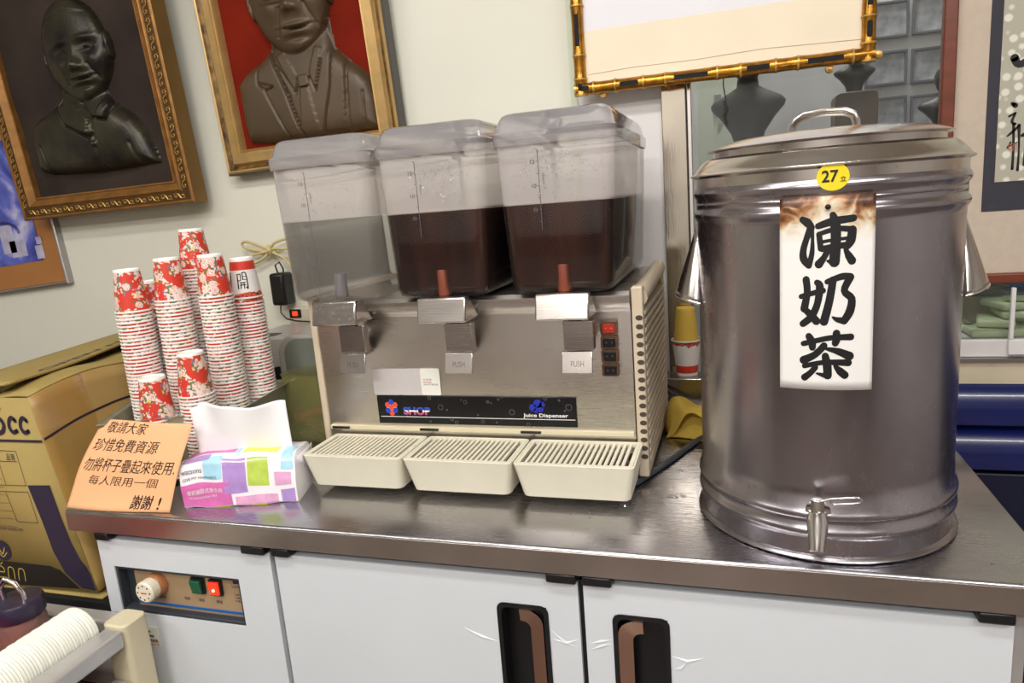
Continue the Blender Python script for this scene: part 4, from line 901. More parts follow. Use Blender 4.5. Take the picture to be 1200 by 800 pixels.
def bust_statue(label, cx, cy, zb, w, h, block, group=None):
    """pedestal block + bust that narrows to its foot and widens to cut-off shoulders"""
    b = thing('bust_statue', label, 'bust', (cx, cy, .2495), group=group)
    def q(o): o.location = (-cx, -cy, -.2495); return o
    q(block(cx, cy, zb).build('pedestal', mat('brown_pedestal', (84, 66, 50), .5), b, bevel=.002))
    s = [(zb, w*.40, w*.34, 0), (zb+.10*h, w*.38, w*.34, 0), (zb+.22*h, w*.46, w*.36, 0), (zb+.40*h, w*.72, w*.44, 0), (zb+.52*h, w*.96, w*.46, 0), (zb+.58*h, w*1.0, w*.42, 0), (zb+.64*h, w*.90, w*.36, 0), (zb+.72*h, w*.55, w*.30, 0), (zb+.78*h, w*.30, w*.26, 0), (zb+.88*h, w*.27, w*.26, 0)]
    tor = q(oval_loft(s, cx, cy).build('bust', M_dkbust, b, smooth=60))
    z0 = zb+.86*h; hh = .62*h
    hd = [(z0, w*.24, w*.26, 0), (z0+.15*hh, w*.34, w*.40, 0), (z0+.4*hh, w*.42, w*.50, 0), (z0+.65*hh, w*.45, w*.52, 0), (z0+.85*hh, w*.36, w*.42, 0), (z0+.97*hh, w*.18, w*.2, 0), (z0+hh, w*.03, w*.03, 0)]
    q(oval_loft(hd, cx, cy-.01).build('head', M_dkbust, b, smooth=60))
    mb = MB().tube([(cx, cy-.012-w*.50, z0+.60*hh), (cx, cy-.012-w*.60, z0+.42*hh), (cx, cy-.012-w*.50, z0+.38*hh)], w*.08, 8)
    q(mb.build('nose', M_dkbust, b, smooth=60))
    return b
bust_statue('dark bust behind glass on stepped brown block, left of the urn lid handle', 1.178, .90, .552, .082, .178, lambda x, y, z: MB().box((x-.034, y-.034, z-.022), (x+.040, y+.034, z)).box((x-.050, y-.044, z-.05), (x+.055, y+.044, z-.022)).box((x-.066, y-.055, .2495), (x+.066, y+.055, z-.05)))
bust_statue('small dark bust behind glass on tall dark pedestal, right of the urn lid handle', 1.399, .90, .652, .042, .078, lambda x, y, z: MB().prism(rrect(x-.042, .2495, x+.042, z, .012, 4), lambda a, b, c: (a, y+.04-c, b), .08))
bust_statue('dark bust behind the glass half hidden by the red-brown frame edge', 1.575, .90, .560, .052, .085, lambda x, y, z: MB().box((x-.04, y-.04, .2495), (x+.04, y+.04, z)))
for k, (x0, z0, x1, z1) in enumerate(((1.452, .790, 1.544, .872), (1.552, .790, 1.650, .872), (1.452, .683, 1.543, .760), (1.552, .680, 1.650, .758), (1.452, .572, 1.545, .655), (1.553, .570, 1.650, .652))):
    x0, x1 = 1.145+(x0-1.145)*1.028, 1.145+(x1-1.145)*1.028; z0, z1 = .477+(z0-.477)*1.028, .477+(z1-.477)*1.028
    f_ = thing('framed_photo', ('grey photo frame inside case, top row, left column', 'grey photo frame inside case, top row, right column', 'grey photo frame inside case, middle row, left column', 'grey photo frame inside case, middle row, right column', 'grey photo frame inside case, bottom row, left column', 'grey photo frame inside case, bottom row, right column')[k], 'picture', (x0, 1.166, z0), group='framed photographs inside the display case')
    moulding(x1-x0, z1-z0, [(0, .004), (0, -.006), (.005, -.006), (.006, -.001)]).build('moulding', mat('grey_frame', (96, 98, 106), .5), f_)
    MB().box((.005, -.001, .005), (x1-x0-.005, .002, z1-z0-.005)).build('photo_print', mat('grey_photo', (176, 178, 184), .6, var2=(116, 118, 126), scale=34), f_)

# ------------------------------------------------------------------ large framed calligraphy at the right
struct('wall_right_upper', MB().box((1.548, WY+.008, .25), (4, WY+.03, 1.9)), M_fabric)
t = thing('framed_calligraphy', 'large framed calligraphy scroll on beige silk with red-brown wooden frame, right edge', 'picture', (1.527, WY, .245))
X0, Z0, X1, Z1 = 1.527, .245, 2.45, 1.62
def cg(o): o.location = (-1.527, -WY, -.245); return o
for a, b in (((X0, WY-.022, Z0), (X0+.024, WY-.0005, Z1)), ((X1-.024, WY-.022, Z0), (X1, WY-.0005, Z1)), ((X0+.024, WY-.022, Z0), (X1-.024, WY-.0005, Z0+.020)), ((X0+.024, WY-.022, Z1-.02), (X1-.024, WY-.0005, Z1))):
    cg(MB().box(a, b).build('frame_rail', M_mahog, t, bevel=.003))
cg(MB().box((X0+.024, WY-.006, Z0+.020), (X1-.024, WY-.001, Z1-.02)).build('silk_mount', M_fabric, t))
def scroll_mat():
    m, N, L, P = new_mat('speckled_paper'); P.inputs['Roughness'].default_value = .6
    tc = N.new('ShaderNodeTexCoord'); vo = N.new('ShaderNodeTexVoronoi'); vo.inputs['Scale'].default_value = 55; vo.inputs['Randomness'].default_value = 1; L.new(tc.outputs['Object'], vo.inputs['Vector'])
    rp = N.new('ShaderNodeValToRGB'); e = rp.color_ramp.elements; e[0].position = .30; e[0].color = (*lin((226, 224, 208)), 1); e[1].position = .46; e[1].color = (*lin((178, 174, 156)), 1)
    L.new(vo.outputs['Distance'], rp.inputs[0]); L.new(rp.outputs[0], P.inputs[0]); return m
bd = cg(MB().box((1.608, WY-.008, .387), (2.33, WY-.0062, 1.50)).build('navy_border', M_navy, t))
pp = MB().box((1.627, WY-.0094, .442), (2.31, WY-.0082, 1.44)).build('paper', scroll_mat(), bd)
mb = MB(); F = lambda x, y: (x, WY-.0098, y)
def cp_(pts, wd): stroke(mb, pts, wd, F, n=8)
cp_([(1.648, .668), (1.656, .655), (1.675, .664), (1.71, .685), (1.76, .70)], [.014, .012, .014, .018, .02])
cp_([(1.649, .586), (1.654, .582)], [.006, .009]); cp_([(1.645, .563), (1.655, .568)], .004); cp_([(1.655, .568), (1.650, .553), (1.656, .548)], [.004, .005, .004])
cp_([(1.644, .527), (1.651, .533), (1.660, .542)], [.003, .005, .004]); cp_([(1.653, .548), (1.655, .500), (1.655, .465)], [.005, .004, .005]); cp_([(1.650, .515), (1.645, .505)], .003)
cp_([(1.662, .545), (1.664, .50), (1.664, .462)], [.006, .003, .005]); cp_([(1.672, .530), (1.667, .525), (1.674, .52), (1.673, .47)], [.003, .004, .004, .003])
cp_([(1.648, .508), (1.661, .514)], .002); cp_([(1.678, .60), (1.70, .605)], [.006, .008]); cp_([(1.680, .590), (1.683, .575), (1.70, .58)], .005)
for k in range(5): cp_([(1.681, .56-.022*k), (1.686, .553-.022*k), (1.70, .556-.022*k)], [.004, .006, .004])
tag(mb.build('brush_writing', M_ink, pp, smooth=0, fix=False), 'black brush strokes')
text_fit('印', lambda x, y: (x, WY-.0099, y), 1.646, .498, 1.660, .513).build('seal', mat('seal_red', (196, 96, 66), .6), pp, smooth=0, fix=False)

# lower case, sill and blue cabinet at the right
t = thing('low_display_cabinet', 'low glass-fronted cabinet with white sliding sill behind the worktop, right', 'cabinet', (2.2, .9, FZ))
def lc(o): o.location = (-2.2, -.9, -FZ); return o
lc(MB().box((1.52, WY-.002, .130), (3.2, WY+.002, .243)).build('glass_pane', M_glass, t))
lc(MB().box((1.50, WY-.012, .094), (3.2, WY+.30, .1295)).build('sill', mat('white_sill', (214, 210, 208), .4, var=.04, scale=20), t, bevel=.002))
lc(MB().box((1.664, WY-.022, .100), (3.2, WY-.0125, .132)).box((1.664, WY-.022, .132), (1.672, WY-.0125, .236)).build('sliding_sash', M_panelwhite, t, bevel=.002))
lc(MB().box((1.49, WY-.024, .089), (3.2, WY-.0125, .094)).build('runner', M_alu, t))
lc(MB().box((1.49, WY-.010, .0375), (3.2, WY+.30, .089)).build('ledge_board', mat('cream_ledge', (206, 194, 168), .5, var=.05), t))
M_blue = mat('blue_paint', (18, 30, 92), .3, var=.12, scale=6, coat=.3)
lc(MB().prism([(WY-.01, -.055), (WY-.030, -.045), (WY-.034, -.01), (WY-.024, .020), (WY-.010, .0365), (WY+.3, .0365), (WY+.3, -.055)], lambda a, b, c: (1.515+c, a, b), 1.685).build('blue_drawer', M_blue, t, smooth=50))
lc(MB().prism([(WY-.004, -.150), (WY-.028, -.142), (WY-.034, -.110), (WY-.022, -.075), (WY-.004, -.058), (WY+.3, -.058), (WY+.3, -.150)], lambda a, b, c: (1.515+c, a, b), 1.685).build('blue_drawer', M_blue, t, smooth=50))
lc(MB().box((1.515, WY-.012, -.46), (3.2, WY+.3, -.156)).build('lower_panel', mat('dark_blue_base', (14, 18, 48), .45), t, bevel=.004))
lc(MB().box((1.515, WY-.004, FZ), (3.2, WY+.3, -.463)).build('dark_base', bpy.data.materials['dark_blue_base'], t))
lc(MB().box((1.50, WY+.17, .1296), (3.2, WY+.18, .233)).build('back_board', mat('cabinet_back', (222, 216, 190), .6), t))
lc(MB().box((1.52, WY+.02, .214), (3.2, WY+.165, .2175)).build('glass_shelf', M_glass, t))
M_pack2 = mat('pale_green_pack', (206, 212, 176), .5, var=.1, scale=18)
labs = ['front left', 'front right', 'second step', 'third step', 'fourth step', 'top step', 'back left', 'rear right']
spots = [(1.64, .80, .130), (1.70, .81, .130), (1.665, .815, .147), (1.70, .82, .164), (1.69, .825, .181), (1.715, .83, .198), (1.60, .86, .130), (1.77, .83, .130)]
for k, (x, y, z) in enumerate(spots):
    o = MB().box((-.034, -.045, 0), (.034, .045, .0155)).build('packet', M_pack2, bevel=.006, seg=3); o.location = (x, y, z); o.rotation_euler = (0, 0, .3*math.sin(k*2.1))
    tag(o, 'pale green packet in the low glass cabinet, '+labs[k]+' of the pile', 'packet', 'pale green packets piled in the low cabinet')
tag(MB().box((1.70, .84, .2178), (1.80, .90, .228)).build('blue_packet', mat('sky_blue', (60, 120, 190), .4), bevel=.003), 'small blue packet on the glass shelf at the far right', 'packet')

# ------------------------------------------------------------------ paper cups
CH, CR, CB, CP = .083, .0335, .0235, .00685
def cup_mat(name, kind):
    m, N, L, P = new_mat(name); P.inputs['Roughness'].default_value = .38
    tc = N.new('ShaderNodeTexCoord'); sp = N.new('ShaderNodeSeparateXYZ'); L.new(tc.outputs['Object'], sp.inputs[0])
    red = (*lin((214, 62, 44)), 1); wht = (*lin((238, 232, 226)), 1)
    if kind == 'floral':
        # roses with pink rings, sprays of small petals, leaves and small blue flowers on red
        def ramp(src, stops, const=False):
            r = N.new('ShaderNodeValToRGB'); e = r.color_ramp.elements
            if const: r.color_ramp.interpolation = 'CONSTANT'
            e[0].position, e[0].color = stops[0][0], (*stops[0][1], 1); e[1].position, e[1].color = stops[1][0], (*stops[1][1], 1)
            for p_, c_ in stops[2:]: q_ = e.new(p_); q_.color = (*c_, 1)
            L.new(src, r.inputs[0]); return r.outputs[0]
        def math2(op, a_, b_=None, v=None):
            m2 = N.new('ShaderNodeMath'); m2.operation = op; L.new(a_, m2.inputs[0])
            if b_ is not None: L.new(b_, m2.inputs[1])
            if v is not None: m2.inputs[1].default_value = v
            return m2.outputs[0]
        def mix(f_, a_, b_):
            mx = N.new('ShaderNodeMixRGB'); L.new(f_, mx.inputs[0])
            for k_, x_ in ((1, a_), (2, b_)):
                if isinstance(x_, tuple): mx.inputs[k_].default_value = x_
                else: L.new(x_, mx.inputs[k_])
            return mx.outputs[0]
        W, K = (1, 1, 1), (0, 0, 0)
        nd = N.new('ShaderNodeTexNoise'); nd.inputs['Scale'].default_value = 190; nd.inputs['Detail'].default_value = 2; L.new(tc.outputs['Object'], nd.inputs[0])
        dm = N.new('ShaderNodeMixRGB'); dm.blend_type = 'ADD'; dm.inputs[0].default_value = .006; L.new(tc.outputs['Object'], dm.inputs[1]); L.new(nd.outputs['Color'], dm.inputs[2])
        big = N.new('ShaderNodeTexVoronoi'); big.inputs['Scale'].default_value = 52; L.new(dm.outputs[0], big.inputs['Vector'])
        sb = N.new('ShaderNodeSeparateColor'); L.new(big.outputs['Color'], sb.inputs[0])
        pick = ramp(sb.outputs[0], [(0, K), (.42, W)], True)
        rose = math2('MULTIPLY', ramp(big.outputs['Distance'], [(.40, W), (.44, K)]), pick)
        leaf = math2('MULTIPLY', ramp(big.outputs['Distance'], [(.40, W), (.58, K)], True), pick)
        wv = math2('FRACT', math2('MULTIPLY', big.outputs['Distance'], v=9.))
        rosecol = ramp(wv, [(.1, lin((246, 232, 222))), (.9, lin((216, 110, 108))), (.6, lin((240, 206, 194)))])
        n0 = N.new('ShaderNodeTexNoise'); n0.inputs['Scale'].default_value = 40; n0.inputs['Detail'].default_value = 1; L.new(tc.outputs['Object'], n0.inputs[0])
        v1 = N.new('ShaderNodeTexVoronoi'); v1.inputs['Scale'].default_value = 210; L.new(dm.outputs[0], v1.inputs['Vector'])
        cs = N.new('ShaderNodeSeparateColor'); L.new(v1.outputs['Color'], cs.inputs[0])
        dots = ramp(math2('SUBTRACT', n0.outputs[0], math2('MULTIPLY', v1.outputs['Distance'], v=.25)), [(.385, K), (.41, W)])
        dotcol = ramp(cs.outputs[0], [(0, lin((242, 218, 206))), (.55, lin((236, 190, 172))), (.76, lin((110, 130, 84))), (.86, lin((232, 200, 120))), (.93, lin((110, 124, 176)))], True)
        leafm = math2('MULTIPLY', leaf, ramp(cs.outputs[1], [(0, W), (.45, K)], True))
        c0 = mix(dots, red, dotcol); c1 = mix(leafm, c0, (*lin((96, 122, 74)), 1)); c2 = mix(rose, c1, rosecol)
        L.new(c2, P.inputs[0])
    else:   # white cup: red band near the base, flowers near the rim
        rp = N.new('ShaderNodeValToRGB'); rp.color_ramp.interpolation = 'CONSTANT'; e = rp.color_ramp.elements
        mz = N.new('ShaderNodeMath'); mz.operation = 'DIVIDE'; mz.inputs[1].default_value = CH; L.new(sp.outputs[2], mz.inputs[0]); L.new(mz.outputs[0], rp.inputs[0])
        e[0].color = wht; e[1].position = .70; e[1].color = red; q = e.new(.91); q.color = wht
        nz = N.new('ShaderNodeTexNoise'); nz.inputs['Scale'].default_value = 60; nz.inputs['Detail'].default_value = 2; L.new(tc.outputs['Object'], nz.inputs[0])
        zz = N.new('ShaderNodeMapRange'); zz.inputs['From Min'].default_value = .018; zz.inputs['From Max'].default_value = .006; zz.inputs['To Min'].default_value = -.3; zz.inputs['To Max'].default_value = .22; L.new(sp.outputs[2], zz.inputs[0])
        ad = N.new('ShaderNodeMath'); ad.operation = 'ADD'; L.new(zz.outputs[0], ad.inputs[0]); L.new(nz.outputs[0], ad.inputs[1])
        r2 = N.new('ShaderNodeValToRGB'); e = r2.color_ramp.elements; e[0].position = .5; e[0].color = (0, 0, 0, 1); e[1].position = .54; e[1].color = (1, 1, 1, 1); L.new(ad.outputs[0], r2.inputs[0])
        fl = N.new('ShaderNodeValToRGB'); e = fl.color_ramp.elements; e[0].position = .4; e[0].color = (*lin((120, 24, 24)), 1); e[1].position = .6; e[1].color = (*lin((232, 104, 74)), 1)
        n3 = N.new('ShaderNodeTexNoise'); n3.inputs['Scale'].default_value = 240; L.new(tc.outputs['Object'], n3.inputs[0]); L.new(n3.outputs[0], fl.inputs[0])
        mx = N.new('ShaderNodeMixRGB'); L.new(r2.outputs[0], mx.inputs[0]); L.new(rp.outputs[0], mx.inputs[1]); L.new(fl.outputs[0], mx.inputs[2]); L.new(mx.outputs[0], P.inputs[0])
    return m
M_cup = cup_mat('floral_cup_print', 'floral'); M_cupw = cup_mat('white_cup_print', 'white'); M_cupwhite = mat('cup_board', (240, 238, 232), .55, var=.01)
# an upside-down cup: rim down at z = 0, base up at z = CH
wallp = [(CR-.0022, .0034), (CB, CH-.0055)]
rimp = [(CR-.0030, .0030), (CR-.0022, .0036), (CR-.0006, .0034), (CR, .0018), (CR-.0006, .0002), (CR-.0022, 0), (CR-.0032, .0008)]
basep = [(CB+.0001, CH-.0055), (CB-.0003, CH-.0006), (CB-.0011, CH), (CB-.0020, CH-.0006), (CB-.0022, CH-.0030), (.0001, CH-.0032)]
innerp = [(CR-.0028, .0008), (CB-.0006, CH-.0062), (.0001, CH-.0062)]
def cup_single(m):
    mb = MB().lathe(wallp, 30, mi=0).lathe(rimp, 30, mi=1).lathe(basep, 30, mi=1).lathe(innerp, 30, mi=1)
    return mb.build('paper_cup', [m, M_cupwhite], smooth=50)
def cup_parts(m, label, group, name='paper_cup'):
    t = thing(name, label, 'cup', group=group)
    MB().lathe(wallp, 40).build('printed_wall', m, t, smooth=50)
    MB().lathe(rimp, 40).lathe(innerp, 40).build('rim', M_cupwhite, t, smooth=50)
    MB().lathe(basep, 40).build('base', M_cupwhite, t, smooth=50)
    return t
def writing_on_cup(t):
    mb = MB()
    def C(x, y, a0): x, y = (x-.007)*1.35, (y-.034)*1.2+.036; r = CR-.0022+(CB-CR+.0022)*(y-.0034)/(CH-.0089)+.0004; a = a0+x/.03; return (r*math.cos(a), r*math.sin(a), y)
    for a0 in (-2.35, -1.05):
        for pts, wd in (([(.0, .046), (.0005, .022)], .0016), ([(.0, .046), (.005, .0465)], .0014), ([(.005, .0465), (.0048, .036), (0, .036)], .0013), ([(.008, .048), (.0085, .037)], .0014), ([(.008, .048), (.014, .047), (.0145, .022), (.0125, .024)], .0016), ([(.008, .042), (.014, .042)], .001), ([(.008, .037), (.014, .037)], .001),
                        ([(.0035, .032), (.0115, .032)], .0013), ([(.003, .028), (.012, .028)], .0012), ([(.006, .032), (.004, .022)], .0013), ([(.0095, .032), (.0095, .022)], .0013)):
            stroke(mb, pts, wd*1.2, lambda x, y: C(x, y, a0), n=4)
    tag(mb.build('brush_writing', M_ink, t, smooth=0, fix=False), 'black brush writing')
Zb = .008
stacks = [ # x, y, top z, phrase, print
    (.0265, .200, .4074, 'the leftmost tall stack', 0), (.092, .235, .4221, 'the second tall stack from the left', 0), (.0925, .313, .4735, 'the tallest stack at the back', 0),
    (.166, .270, .4221, 'the tall stack right of centre', 0), (.180, .343, .4040, 'the rearmost stack on the right', 1), (.0975, .145, .2078, 'the lowest stack in front', 0),
    (.168, .175, .2480, 'the short stack in front right', 0), (.004, .274, .3765, 'the stack hidden behind the leftmost two', 0)]
def ordinal(n):
    o = ['', 'first', 'second', 'third', 'fourth', 'fifth', 'sixth', 'seventh', 'eighth', 'ninth', 'tenth', 'eleventh', 'twelfth', 'thirteenth', 'fourteenth', 'fifteenth', 'sixteenth', 'seventeenth', 'eighteenth', 'nineteenth']
    d = ['', '', 'twenty', 'thirty', 'forty', 'fifty', 'sixty']
    if n < 20: return o[n]
    return d[n//10]+'-'+o[n % 10] if n % 10 else d[n//10][:-1]+'ieth'
proto = cup_single(M_cup); protow = cup_single(M_cupw); ptop = None
rot_top = [2.6, .4, 1.2, 3.6, 0, .9, .3, 2]
rnd = random.Random(4)
for k, (x, y, zt, ph, wh) in enumerate(stacks):
    n_ = int(round((zt-Zb-CH)/CP))+1; z0 = Zb; pitch = (zt-CH-Zb)/(n_-1)
    grp = 'nested paper cups in '+ph
    lean = (rnd.uniform(-.0007, .0007), rnd.uniform(-.0006, .0006))
    for i in range(n_):
        z = z0+pitch*i; j = (rnd.uniform(-.0002, .0002), rnd.uniform(-.0002, .0002))
        if i == n_-1:
            m_ = M_cupw if wh else M_cup
            z += .004 if wh else 0
            if ptop is None or wh:
                c = cup_parts(m_, '', grp)
                if wh: writing_on_cup(c)
                else: ptop = c
            else: c = dup(ptop)
            c['label'] = ('white and red paper cup with black writing, top of ' if wh else 'red floral paper cup on top of ')+ph; c['group'] = grp; c['category'] = 'cup'
        elif i == n_-2 and wh:
            c = protow.copy(); COL.objects.link(c); tag(c, 'paper cup first below the white top cup of '+ph, 'cup', grp)
        else:
            c = proto.copy(); COL.objects.link(c); tag(c, 'paper cup nested '+ordinal(n_-1-i)+' below the top of '+ph, 'cup', grp)
        c.location = (x+j[0], y+j[1], z); c.rotation_euler = (0, 0, rot_top[k] if i == n_-1 else rnd.uniform(0, 6))
bpy.data.objects.remove(proto)
# cups on the steel ledge behind the dispenser (upright white one, plain yellow one upside down in it)
c = thing('paper_cup', 'upright white paper cup with red band and black writing on steel ledge', 'cup', (1.0385, .712, .0645+CH)); c.rotation_euler = (PI, 0, .5)
MB().lathe(wallp, 40).build('printed_wall', M_cupw, c, smooth=50); MB().lathe(rimp, 40).lathe(innerp, 40).build('rim', M_cupwhite, c, smooth=50); MB().lathe(basep, 40).build('base', M_cupwhite, c, smooth=50); writing_on_cup(c)
M_yel = mat('yellow_cup_board', (222, 184, 74), .5, var=.03)
c = thing('paper_cup', 'plain yellow paper cup upside down on top of the white cup, beside the urn', 'cup', (1.0385, .712, .0645+CH-.012))
s_ = (CR-.004)/CR
MB().lathe([(r*s_, z) for r, z in wallp], 40).build('cup_wall', M_yel, c, smooth=50); MB().lathe([(r*s_, z) for r, z in basep], 40).build('base', M_yel, c, smooth=50); MB().lathe([(r*s_, z) for r, z in rimp], 40).build('rim', M_yel, c, smooth=50)
bpy.data.objects.remove(protow)

# clear plastic bin that holds the stacks
cor = [(.026, .082), (.248, .192), (.214, .402), (-.070, .280)]
def binwall(z, g):
    cx, cy = sum(p[0] for p in cor)/4, sum(p[1] for p in cor)/4
    return [(cx+(p[0]-cx)*g, cy+(p[1]-cy)*g, z) for p in cor]
mb = MB(); rings = [binwall(.0015, .93), binwall(.118, .985), binwall(.130, .99), binwall(.132, 1.05), binwall(.1345, 1.05)]
for q in rings: mb.v += q
mb.f += [(j*4+i, j*4+(i+1)%4, (j+1)*4+(i+1)%4, (j+1)*4+i) for j in range(4) for i in range(4)]+[(3, 2, 1, 0)]; mb.mi = [0]*len(mb.f)
tag(mb.build('plastic_bin', M_acryl, smooth=0, solid=.0022, bevel=.004), 'clear plastic bin on the worktop holding the cup stacks', 'bin')

# ------------------------------------------------------------------ orange note
def note(s, q, off=0.):
    x = (-.006+.223*s)*(1-q)+(.047+.203*s)*q
    y = .014+.005*s+.048*q+.014*math.sin(PI*q)*(-1)*.6+.006*math.cos(5*s)*q
    z = .1445*q+.0025*math.sin(3.2*s+.6)*q+.0015
    x -= .004*math.sin(PI*q*1.3)*(1-s)
    y -= .012*max(0, 1-q*3)**2*(.6+.4*math.sin(4*s))
    r = .08
    if s < .07 and q > .9: z -= (q-.9)*(.07-s)*12*.2
    if s > .9 and q > .8: y -= .02*(s-.9)*(q-.8)*25*.4
    return (x, y-off, z)
nt = tag(MB().grid(lambda s, q: note(s, q), 36, 28).build('paper_note', M_orangepaper, smooth=80, solid=.0004), 'orange paper note with black handwriting leaning at the left front of the worktop', 'note')
mb = MB()
for body, s0, q0, s1, q1, bo in (('敬請大家', .10, .86, .57, .985, 0), ('珍惜免費資源', .05, .66, .75, .80, 0), ('勿將杯子疊起來使用.', .04, .43, .965, .585, 0), ('每人限用一個', .14, .275, .83, .385, -.006), ('謝謝', .63, .03, .82, .185, 0), ('謝謝', .633, .032, .823, .187, 0), ('!', .875, .03, .895, .17, .01)):
    text_fit(body, lambda x, y: note(x, y, .0007), s0, q0, s1, q1, mb=mb, bold=bo, slant=.012)
tag(mb.build('handwriting', M_ink, nt, smooth=0, fix=False), 'black handwritten characters')

# ------------------------------------------------------------------ tissue pack
ang = math.atan2(.055, .191)
t = thing('tissue_pack', 'pack of tissues in pastel patchwork film at the front of the worktop', 'tissue pack', (.233, .034, 0), (0, 0, ang))
L_, Dp, Hp = .199, .088, .082
PROF = [(0, .004, 0), (.06, 0, .004), (.5, -.002, .040), (.92, .004, .076), (1.0, .010, .0815), (1.1, .022, .0845), (1.6, Dp-.012, .082), (1.68, Dp-.003, .076), (2.5, Dp, .004), (2.6, Dp-.006, 0)]
def pk(s, q, off=0.):
    for (a, y0, z0), (b, y1, z1) in zip(PROF[:-1], PROF[1:]):
        if q <= b or b == 2.6:
            f = (q-a)/(b-a); y, z = y0+(y1-y0)*f, z0+(z1-z0)*f; ny, nz = -(z1-z0), (y1-y0); d = math.hypot(ny, nz) or 1; break
    bulge = math.sin(PI*min(max(s, 0), 1))
    z2 = z*(1+.05*bulge-.06*(s < .0))+.0012*math.sin(17*s+9*q); y2 = y-.004*bulge*(q < 1)+.0010*math.sin(23*s+5*q)
    z2 *= .93+.07*min(1, s*6)
    lean = .012*(z/Hp)
    return (L_*s-lean*(1-s)*.3, y2+ny/d*off+lean*.4, z2+nz/d*off)
QS = [0, .03, .06, .2, .35, .5, .65, .8, .92, 1.0, 1.05, 1.1, 1.25, 1.4, 1.5, 1.6, 1.68, 1.9, 2.2, 2.5, 2.6]
mb = MB(); ns = 24
for q in QS: mb.v += [pk(i/ns, q) for i in range(ns+1)]
w_ = ns+1; mb.f += [(j*w_+i, j*w_+i+1, (j+1)*w_+i+1, (j+1)*w_+i) for j in range(len(QS)-1) for i in range(ns)]
k0 = len(mb.v)  # folded ends: gussets pushed slightly in
for s, idx in ((0, 0), (1, ns)):
    cen = len(mb.v); mb.v.append(((-.002 if s == 0 else L_+.007), Dp*.5, Hp*.48))
    for j in range(len(QS)-1): mb.f.append((j*w_+idx, (j+1)*w_+idx, cen))
    mb.f.append(((len(QS)-1)*w_+idx, idx, cen))
mb.mi = [0]*len(mb.f)
pko = mb.build('film_wrap', M_pack, t, smooth=40)
# sealed fin on the right end
MB().add([(L_+.006, .006, .078), (L_+.011, .03, .083), (L_+.012, .070, .083), (L_+.008, .078, .055), (L_+.004, .045, .045)], [(0, 1, 2, 3, 4)]).build('end_fold', M_pack, t, solid=.0008)
patches = [('pink_patch', (214, 110, 176), [(0.0, .06, .44, .56), (.02, 1.12, .46, 1.62)]), ('purple_patch', (176, 142, 204), [(.385, .31, .585, .97), (.865, .06, .985, .33), (.02, .985, .27, 1.08)]), ('blue_patch', (170, 216, 236), [(.215, .62, .375, 1.02), (.885, .72, .985, 1.3), (.47, 1.08, .51, 1.34)]),
           ('green_patch', (184, 206, 84), [(.60, .44, .775, .965), (.52, 1.44, .63, 1.60)]), ('light_pink_patch', (226, 168, 204), [(.47, .02, .835, .24), (.825, .42, .965, .67)]), ('yellow_patch', (238, 230, 92), [(.54, 1.07, .84, 1.40), (.24, .0, .40, .035), (.60, .0, .73, .065)])]
for nm, c_, rs_ in patches:
    pm = mat(nm, c_, .35, var=.10, scale=60)
    for (a, b, a2, b2) in rs_:
        MB().grid(lambda u, v: pk(u, v, .0006), 8, 8, u=(a, a2), v=(b, b2)).build(nm, pm, pko, smooth=60, fix=False)
mb = MB(); text_fit('watsons', lambda x, y: pk(x, y, .0011), .02, .755, .20, .845, mb=mb); text_fit('GIVE MY HAPPINESS', lambda x, y: pk(x, y, .0011), .03, .63, .33, .685, mb=mb)
mb.build('dark_print', mat('slate_ink', (84, 78, 92), .5), pko, smooth=0, fix=False)
mb = MB(); text_fit('優質抽取式衛生紙', lambda x, y: pk(x, y, .0011), .05, .34, .37, .44, mb=mb); text_fit('100% VIRGIN PULP FACIAL TISSUE', lambda x, y: pk(x, y, .0011), .06, .25, .31, .29, mb=mb)
mb.build('front_white_print', M_paper, pko, smooth=0, fix=False); mb = MB()
text_fit('優質抽取式衛生紙', lambda x, y: pk(x, y, .0011), .14, 1.42, .40, 1.52, mb=mb); text_fit('FACIAL TISSUE', lambda x, y: pk(x, y, .0011), .20, 1.27, .38, 1.33, mb=mb); text_fit('HAPPY', lambda x, y: pk(x, y, .0011), .08, 1.15, .19, 1.19, mb=mb)
mb.build('top_white_print', M_paper, pko, smooth=0, fix=False)
def sheet(u, v):
    x = .018+.168*u-.006*v; y = Dp*.52+.010*math.sin(7*u+1)*v+.006*math.sin(15*u)*v*v-.004*v
    z = .080+.090*v-.012*v*abs(u-.45)*(u > .45)+.004*math.sin(8*u)*v
    if v > .9 and u < .1: z -= .004
    return (x, y, z)
MB().grid(sheet, 30, 14).build('tissue_sheet', M_tissue, t, smooth=80, solid=.0008)

